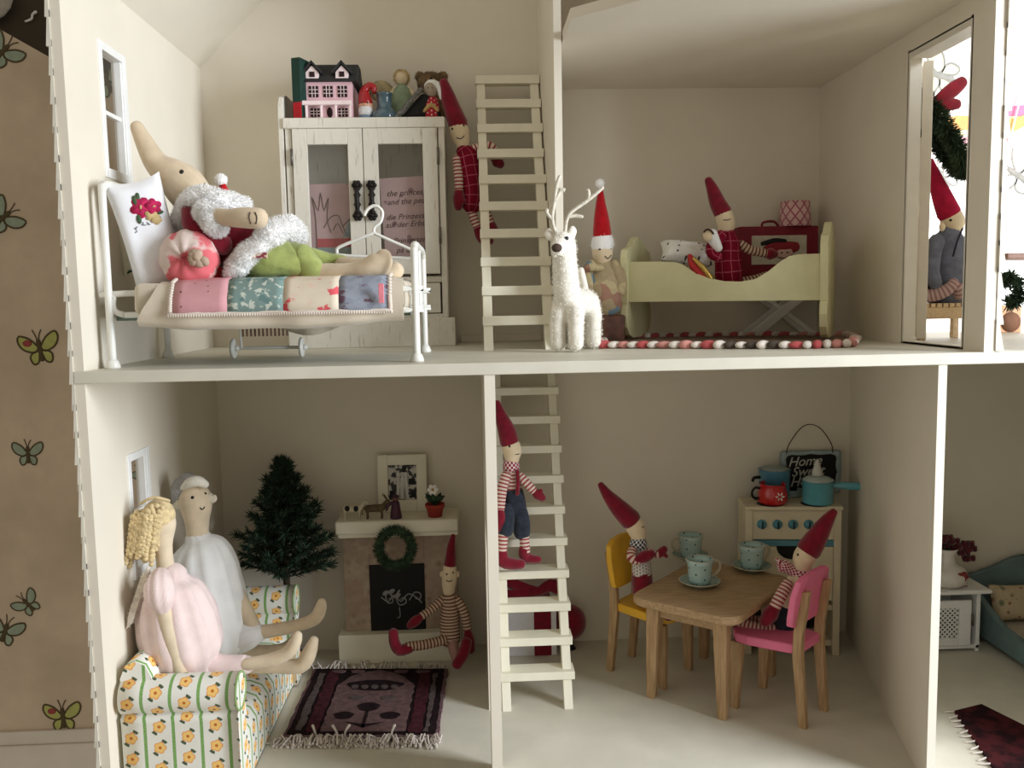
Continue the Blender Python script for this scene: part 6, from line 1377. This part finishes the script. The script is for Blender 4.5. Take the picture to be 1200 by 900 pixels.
# ---- elf sitting on the lower ladder
Y = 25.6; ef = thing('elf_doll', 'elf doll in denim shorts and checked neckerchief sitting on the dining room ladder', 'doll', P(600, 600, Y+1), 'pointed-hat elf dolls')
o = limbs(ef, [('hat', RED, [(582.5, 472, Y, 4), (586, 485, Y, 7), (593, 503, Y, 10.5), (597, 518, Y, 11.5)]),
 ('head', PALE, [(597, 518, Y, 10.5), (600, 527, Y, 11.5), (600, 536, Y, 9.5), (600, 544, Y, 7)]),
 ('neckerchief', SCR, [(599, 541, Y, 9), (599, 547, Y, 10.5), (600, 552, Y, 9)]),
 ('striped_shirt', STR, [(600, 552, Y, 9), (600, 565, Y, 11), (600, 580, Y, 12)]),
 ('sleeve', STR, [(593, 557, Y-1.2, 6), (588, 575, Y-1.6, 6.2), (586, 597, Y-2, 5.5)]), ('sleeve', STR, [(609, 558, Y-.6, 5.5), (617, 566, Y-1, 5.5), (625, 575, Y-1.2, 5)]),
 ('denim_shorts', DENIM, [(600, 578, Y, 14), (602, 590, Y, 15), (603, 600, Y-.3, 15)], {'lump': .08}),
 ('shorts_leg', DENIM, [(594, 598, Y-.9, 11), (593, 610, Y-1.6, 10.5), (592, 622, Y-1.9, 10)], {'lump': .08}), ('shorts_leg', DENIM, [(608, 600, Y-.6, 11), (611, 612, Y-1.2, 10.5), (612, 625, Y-1.6, 10)], {'lump': .08}),
 ('striped_leg', STR, [(590, 623, Y-2, 6.2), (589, 636, Y-2.2, 6), (588, 650, Y-2.2, 5.8)]), ('striped_leg', STR, [(614, 626, Y-1.7, 6.2), (615, 638, Y-1.9, 6), (616, 646, Y-2, 5.6)]),
 ('boot', RED, [(588, 648, Y-2.2, 7), (590, 658, Y-2.4, 8), (602, 661, Y-2.8, 7), (611, 661, Y-3, 6)]), ('boot', RED, [(614, 644, Y-2, 6.5), (615, 652, Y-1.8, 7), (623, 655, Y-1.9, 5.5), (631, 655.5, Y-2, 4.5)])])
face(o[1][0], o[1][1], [(597, 523)], [(604, 532.5), (608, 532)], .15)
mitten(586, 598, Y-2.1, 586, 620, 6.5, None, par=ef); mitten(625, 575, Y-1.2, 636, 584, 5.5, (634, 575), par=ef)
M().tube([N(592, 553, Y-.9, 2.2), N(594, 566, Y-1.2, 2.2), N(597, 580, Y-1.4, 2.2)], n=6).build('brace', RED, ef) if 0 else None
M().tube([N(606, 552, Y-1.0, 2.4), N(607, 565, Y-1.3, 2.4), N(606, 579, Y-1.4, 2.4)], n=8).build('brace', RED, ef)

# ---- gift box behind the ladder, red cushion-like ball
Y = 33.6; x0, x1 = P(592, 720, Y).x, P(652, 720, Y).x; zt_ = P(620, 702, Y).z
gb = thing('gift_box', 'white box tied with dark red ribbon and big bow behind the dining room ladder', 'box', ((x0+x1)/2, 35.5, Z1))
M().box(x0, Y, Z1, x1, 37.6, zt_, .08).build('white_card_box', mat('grey_white_card', (222, 220, 222), .6, .02), gb)
rx0, rx1 = P(626, 740, Y).x, P(646, 740, Y).x
m = M(); m.box(rx0, Y-.08, Z1+.02, rx1, Y+.1, zt_, .02); m.box(rx0, Y-.08, zt_-.05, rx1, 37.6, zt_+.1, .02); m.build('ribbon', RED, gb)
m = M(); bw_ = P(632, 690, Y)
m.tube([N(590, 681, Y, 4), N(598, 683, Y, 7), N(618, 690, Y, 6), N(632, 693, Y, 5)], n=14, flat=.5); m.tube([N(590, 697, Y, 6), N(612, 696, Y-.2, 6), N(632, 693, Y, 5)], n=14, flat=.5); m.tube([N(632, 693, Y, 5), N(645, 686, Y, 8), N(655, 690, Y, 8)], n=14, flat=.5)
m.build('bow', RED, gb)
q = P(668, 729, 35.6); bl = thing('red_ball', 'dark red fabric ball resting on the white gift box side behind the ladder', 'ball', (q.x, 35.6, q.z-2.3))
M().ball((q.x-.1, 35.6, q.z), (2.25, 2.1, 2.35), 22, 14).build('ball_body', RED, bl); M().lathe([(0, 0), (.9, 0), (.6, .4), (.5, (q.z-2.2)-Z1), (0, (q.z-2.2)-Z1)], (q.x-.1, 35.6, Z1), 14).build('ball_foot', BLACK, bl)

# ================================================================ RIGHT WING
wc = thing('bedside_cabinet', 'small white cabinet with lattice door just right of the dining room wall', 'cabinet', (94, 32.5, Z1))
CX0, CX1, CY0, CY1, CZ = 87.5, 97.9, 30, 36.5, P(1130, 690, 30).z
M().box(CX0-.8, CY0-.9, CZ-.5, CX1+1.0, CY1, CZ, .15).build('cabinet_top', WHITE, wc)
m = M(); m.box(CX0, CY0, Z1, CX0+.5, CY1, CZ-.5); m.box(CX1-.5, CY0, Z1, CX1, CY1, CZ-.5, .04); m.box(CX0, CY1-.4, Z1, CX1, CY1, CZ-.5); m.box(CX0, CY0, Z1+.4, CX1, CY1, Z1+.8); m.build('carcass', WHITE, wc)
dx0, dx1, dz0, dz1 = CX0+.6, CX1-1.3, Z1+.9, CZ-1.5
m = M(); m.box(dx0, CY0-.2, dz0, dx0+1.0, CY0+.2, dz1, .04); m.box(dx1-1.6, CY0-.2, dz0, dx1, CY0+.2, dz1, .04); m.box(dx0+1, CY0-.2, dz0, dx1-1.6, CY0+.2, dz0+1, .04); m.box(dx0+1, CY0-.2, dz1-1.0, dx1-1.6, CY0+.2, dz1, .04); d = m.build('cabinet_door', WHITE, wc)
m = M(); k = dx0+1; a0, a1, b0, b1 = dx0+1, dx1-1.6, dz0+1, dz1-1
n_ = 16
for i in range(-n_, n_):
    for s_ in (1, -1):
        pts = []
        # clip a diagonal of slope s_ to the opening
        c_ = b0+(i*.62)
        if s_ == 1: xa, za, xb, zb2 = a0, c_, a1, c_+(a1-a0)
        else: xa, za, xb, zb2 = a0, c_+(a1-a0), a1, c_
        def clip(z): return xa+(xb-xa)*(z-za)/(zb2-za)
        lo, hi = min(za, zb2), max(za, zb2)
        if hi < b0 or lo > b1: continue
        A_ = (xa, za) if b0 <= za <= b1 else (clip(max(b0, min(b1, za))), max(b0, min(b1, za))); B_ = (xb, zb2) if b0 <= zb2 <= b1 else (clip(max(b0, min(b1, zb2))), max(b0, min(b1, zb2)))
        m.beam((A_[0], CY0+.03*s_, A_[1]), (B_[0]+.001, CY0+.03*s_, B_[1]), .06, .2)
m.build('lattice', WHITE, d); M().box(a0, CY0+.3, b0, a1, CY0+.35, b1).build('dark_backing', BLACK, d)
M().lathe([(0, 0), (.16, 0), (.16, 1.5), (0, 1.5)], (dx1+.1, CY0-.25, dz1-3.3), 8).build('hinge', MATS['dull_steel'], d)
# vase + roses
vx = P(1104, 676, 32).x+.4; vs = thing('flower_vase', 'white vase painted with a red flower, holding dark red roses on the cabinet', 'vase', (vx, 32, CZ))
CER = mat('white_ceramic', (222, 216, 204), .25, .03, 1, 0, 1, .55, coat=.4)
M().lathe([(0, 0), (2.0, 0), (2.7, .6), (2.75, 1.5), (2.2, 2.4), (1.3, 2.9), (1.1, 4.0), (1.5, 4.9), (1.35, 4.9), (.9, 4.0), (0, 3.8)], (vx, 32, CZ), 28).build('vase_body', CER, vs)
for a in range(5): M().ball((vx+1.0+math.cos(a*1.257)*.45, 29.6+.05, CZ+1.7+math.sin(a*1.257)*.4), (.4, .1, .32), 8, 5).build('painted_petal', mat('painted_maroon', (130, 52, 52), .4), vs)
M().tube([(vx+1.0, 29.55, CZ+1.2, .06), (vx+.4, 29.5, CZ+.6, .06), (vx+1.6, 29.6, CZ+.5, .06)], n=6).build('painted_stem', MATS['painted_maroon'], vs)
ROS_ = mat('dark_red_rose', (92, 18, 28), .75, .2, 2, .3, 8, .2, .3)
bq = [(1100, 633), (1108, 630), (1116, 634), (1124, 640), (1133, 637), (1136, 643), (1128, 647), (1134, 654), (1118, 642), (1104, 640)]
rs = thing('rose_bunch', 'bunch of dark red roses spilling to the right out of the white vase', 'flowers', (vx, 32, CZ+4.0))
for (x, y) in bq:
    c_ = P(x, y, 31.5+R.uniform(-.6, .8)); m = M()
    for k in range(9):
        a = k*2.4; rr = .16*k**.8; m.ball(c_+Vector((math.cos(a)*rr, math.sin(a)*rr*.8-.1, .18*math.sin(a*1.3))), (.36, .26, .42), 7, 5, Matrix.Rotation(a, 3, 'Y'))
    r_ = m.build('rose', ROS_, rs); M().tube([(c_, .1), ((c_+Vector((vx, 32, CZ+4.4)))/2+Vector((0, 0, .4)), .1), (Vector((vx, 32, CZ+4.3)), .1)], n=6).build('stem', LG, r_)
m = M()
for k in range(8): e = P(1094+k*4, 646+R.uniform(-4, 6), 31.3); m.blade((vx, 31.8, CZ+4.8), e, .8)
m.build('leaves', LG, rs)
# blue bed
bb = thing('blue_doll_bed', 'dusty blue painted wooden doll bed with curved headboard at the right edge', 'bed', (108, 25, Z1)); BLU = mat('dusty_blue_paint', (110, 132, 134), .6, .06, .5, .08, 8, .3)
hx0 = 99.6; hz = lambda px, py: P(px, py, 36.6).z
pr = [(hx0, Z1+.1), (hx0, hz(1147, 672)), (hx0+1.5, hz(1147, 672)+.15), (hx0+3.5, hz(1165, 665)), (hx0+6.5, hz(1190, 655)+.2), (hx0+9, hz(1200, 652)+.3), (hx0+11.5, hz(1190, 655)+.2), (hx0+14.5, hz(1165, 665)), (hx0+16.5, hz(1147, 672)+.15), (hx0+18, hz(1147, 672)), (hx0+18, Z1+.1)]
M().prism(pr, 36.2, 37.1, 'xz', .1).build('headboard', BLU, bb)
sd_ = [(36.1, Z1+.8), (36.1, -34.6), (34, -34.9), (31, -36.2), (28, -37.2), (24, -37.5), (16, -37.3), (13, -36.6), (12.5, Z1+.8)]
for x in (hx0, hx0+17.1): M().prism(sd_, x, x+.9, 'yz', .08).build('side_board', BLU, bb)
M().box(hx0, 11.6, Z1+.1, hx0+18, 12.5, -34.5, .1).build('footboard', BLU, bb); M().box(hx0+.9, 12.5, Z1+1.2, hx0+17.1, 36.1, Z1+2.6, .3, seg=3).build('mattress', mat('bed_linen_cream', (206, 196, 176), .95, .05), bb)
q = P(1192, 722, 33); pillow('bed_cushion', q.x, 33.4, -36.0, 7.2, 5.0, 2.6, Matrix.Rotation(-.25, 3, 'X'), mat('beige_floral_cotton', f_spots((196, 178, 146), (150, 104, 84), 1.1, .14, .3, (120, 124, 96)), .95, .05), 'beige floral cushion leaning on the headboard of the blue doll bed')
rg = thing('dark_rug', 'dark maroon rug on the floor beside the blue bed, bottom right corner', 'rug', (92, 13, Z1))
pts = [Q(1118, 836, Z1), Q(1150, 828, Z1), Q(1210, 858, Z1), Q(1260, 905, Z1), Q(1165, 905, Z1)]
M().prism([(p.x, p.y) for p in pts], Z1+.01, Z1+.35, 'xy', .05).build('pile', mat('maroon_rug_pile', lambda g: g.mix(g.step(g.noise(.6, det=5), .42, .58), (72, 32, 34), (40, 24, 26)), .98, .1, 2, .8, 8, .05), rg)
for k in range(12):
    a = pts[0].lerp(pts[4], k/11); M().tube([(a.x, a.y, Z1+.25, .12), (a.x-.9, a.y+R.uniform(-.3, .3), Z1+.1, .1)], n=5, sub=1).build('fringe', FRG, rg)
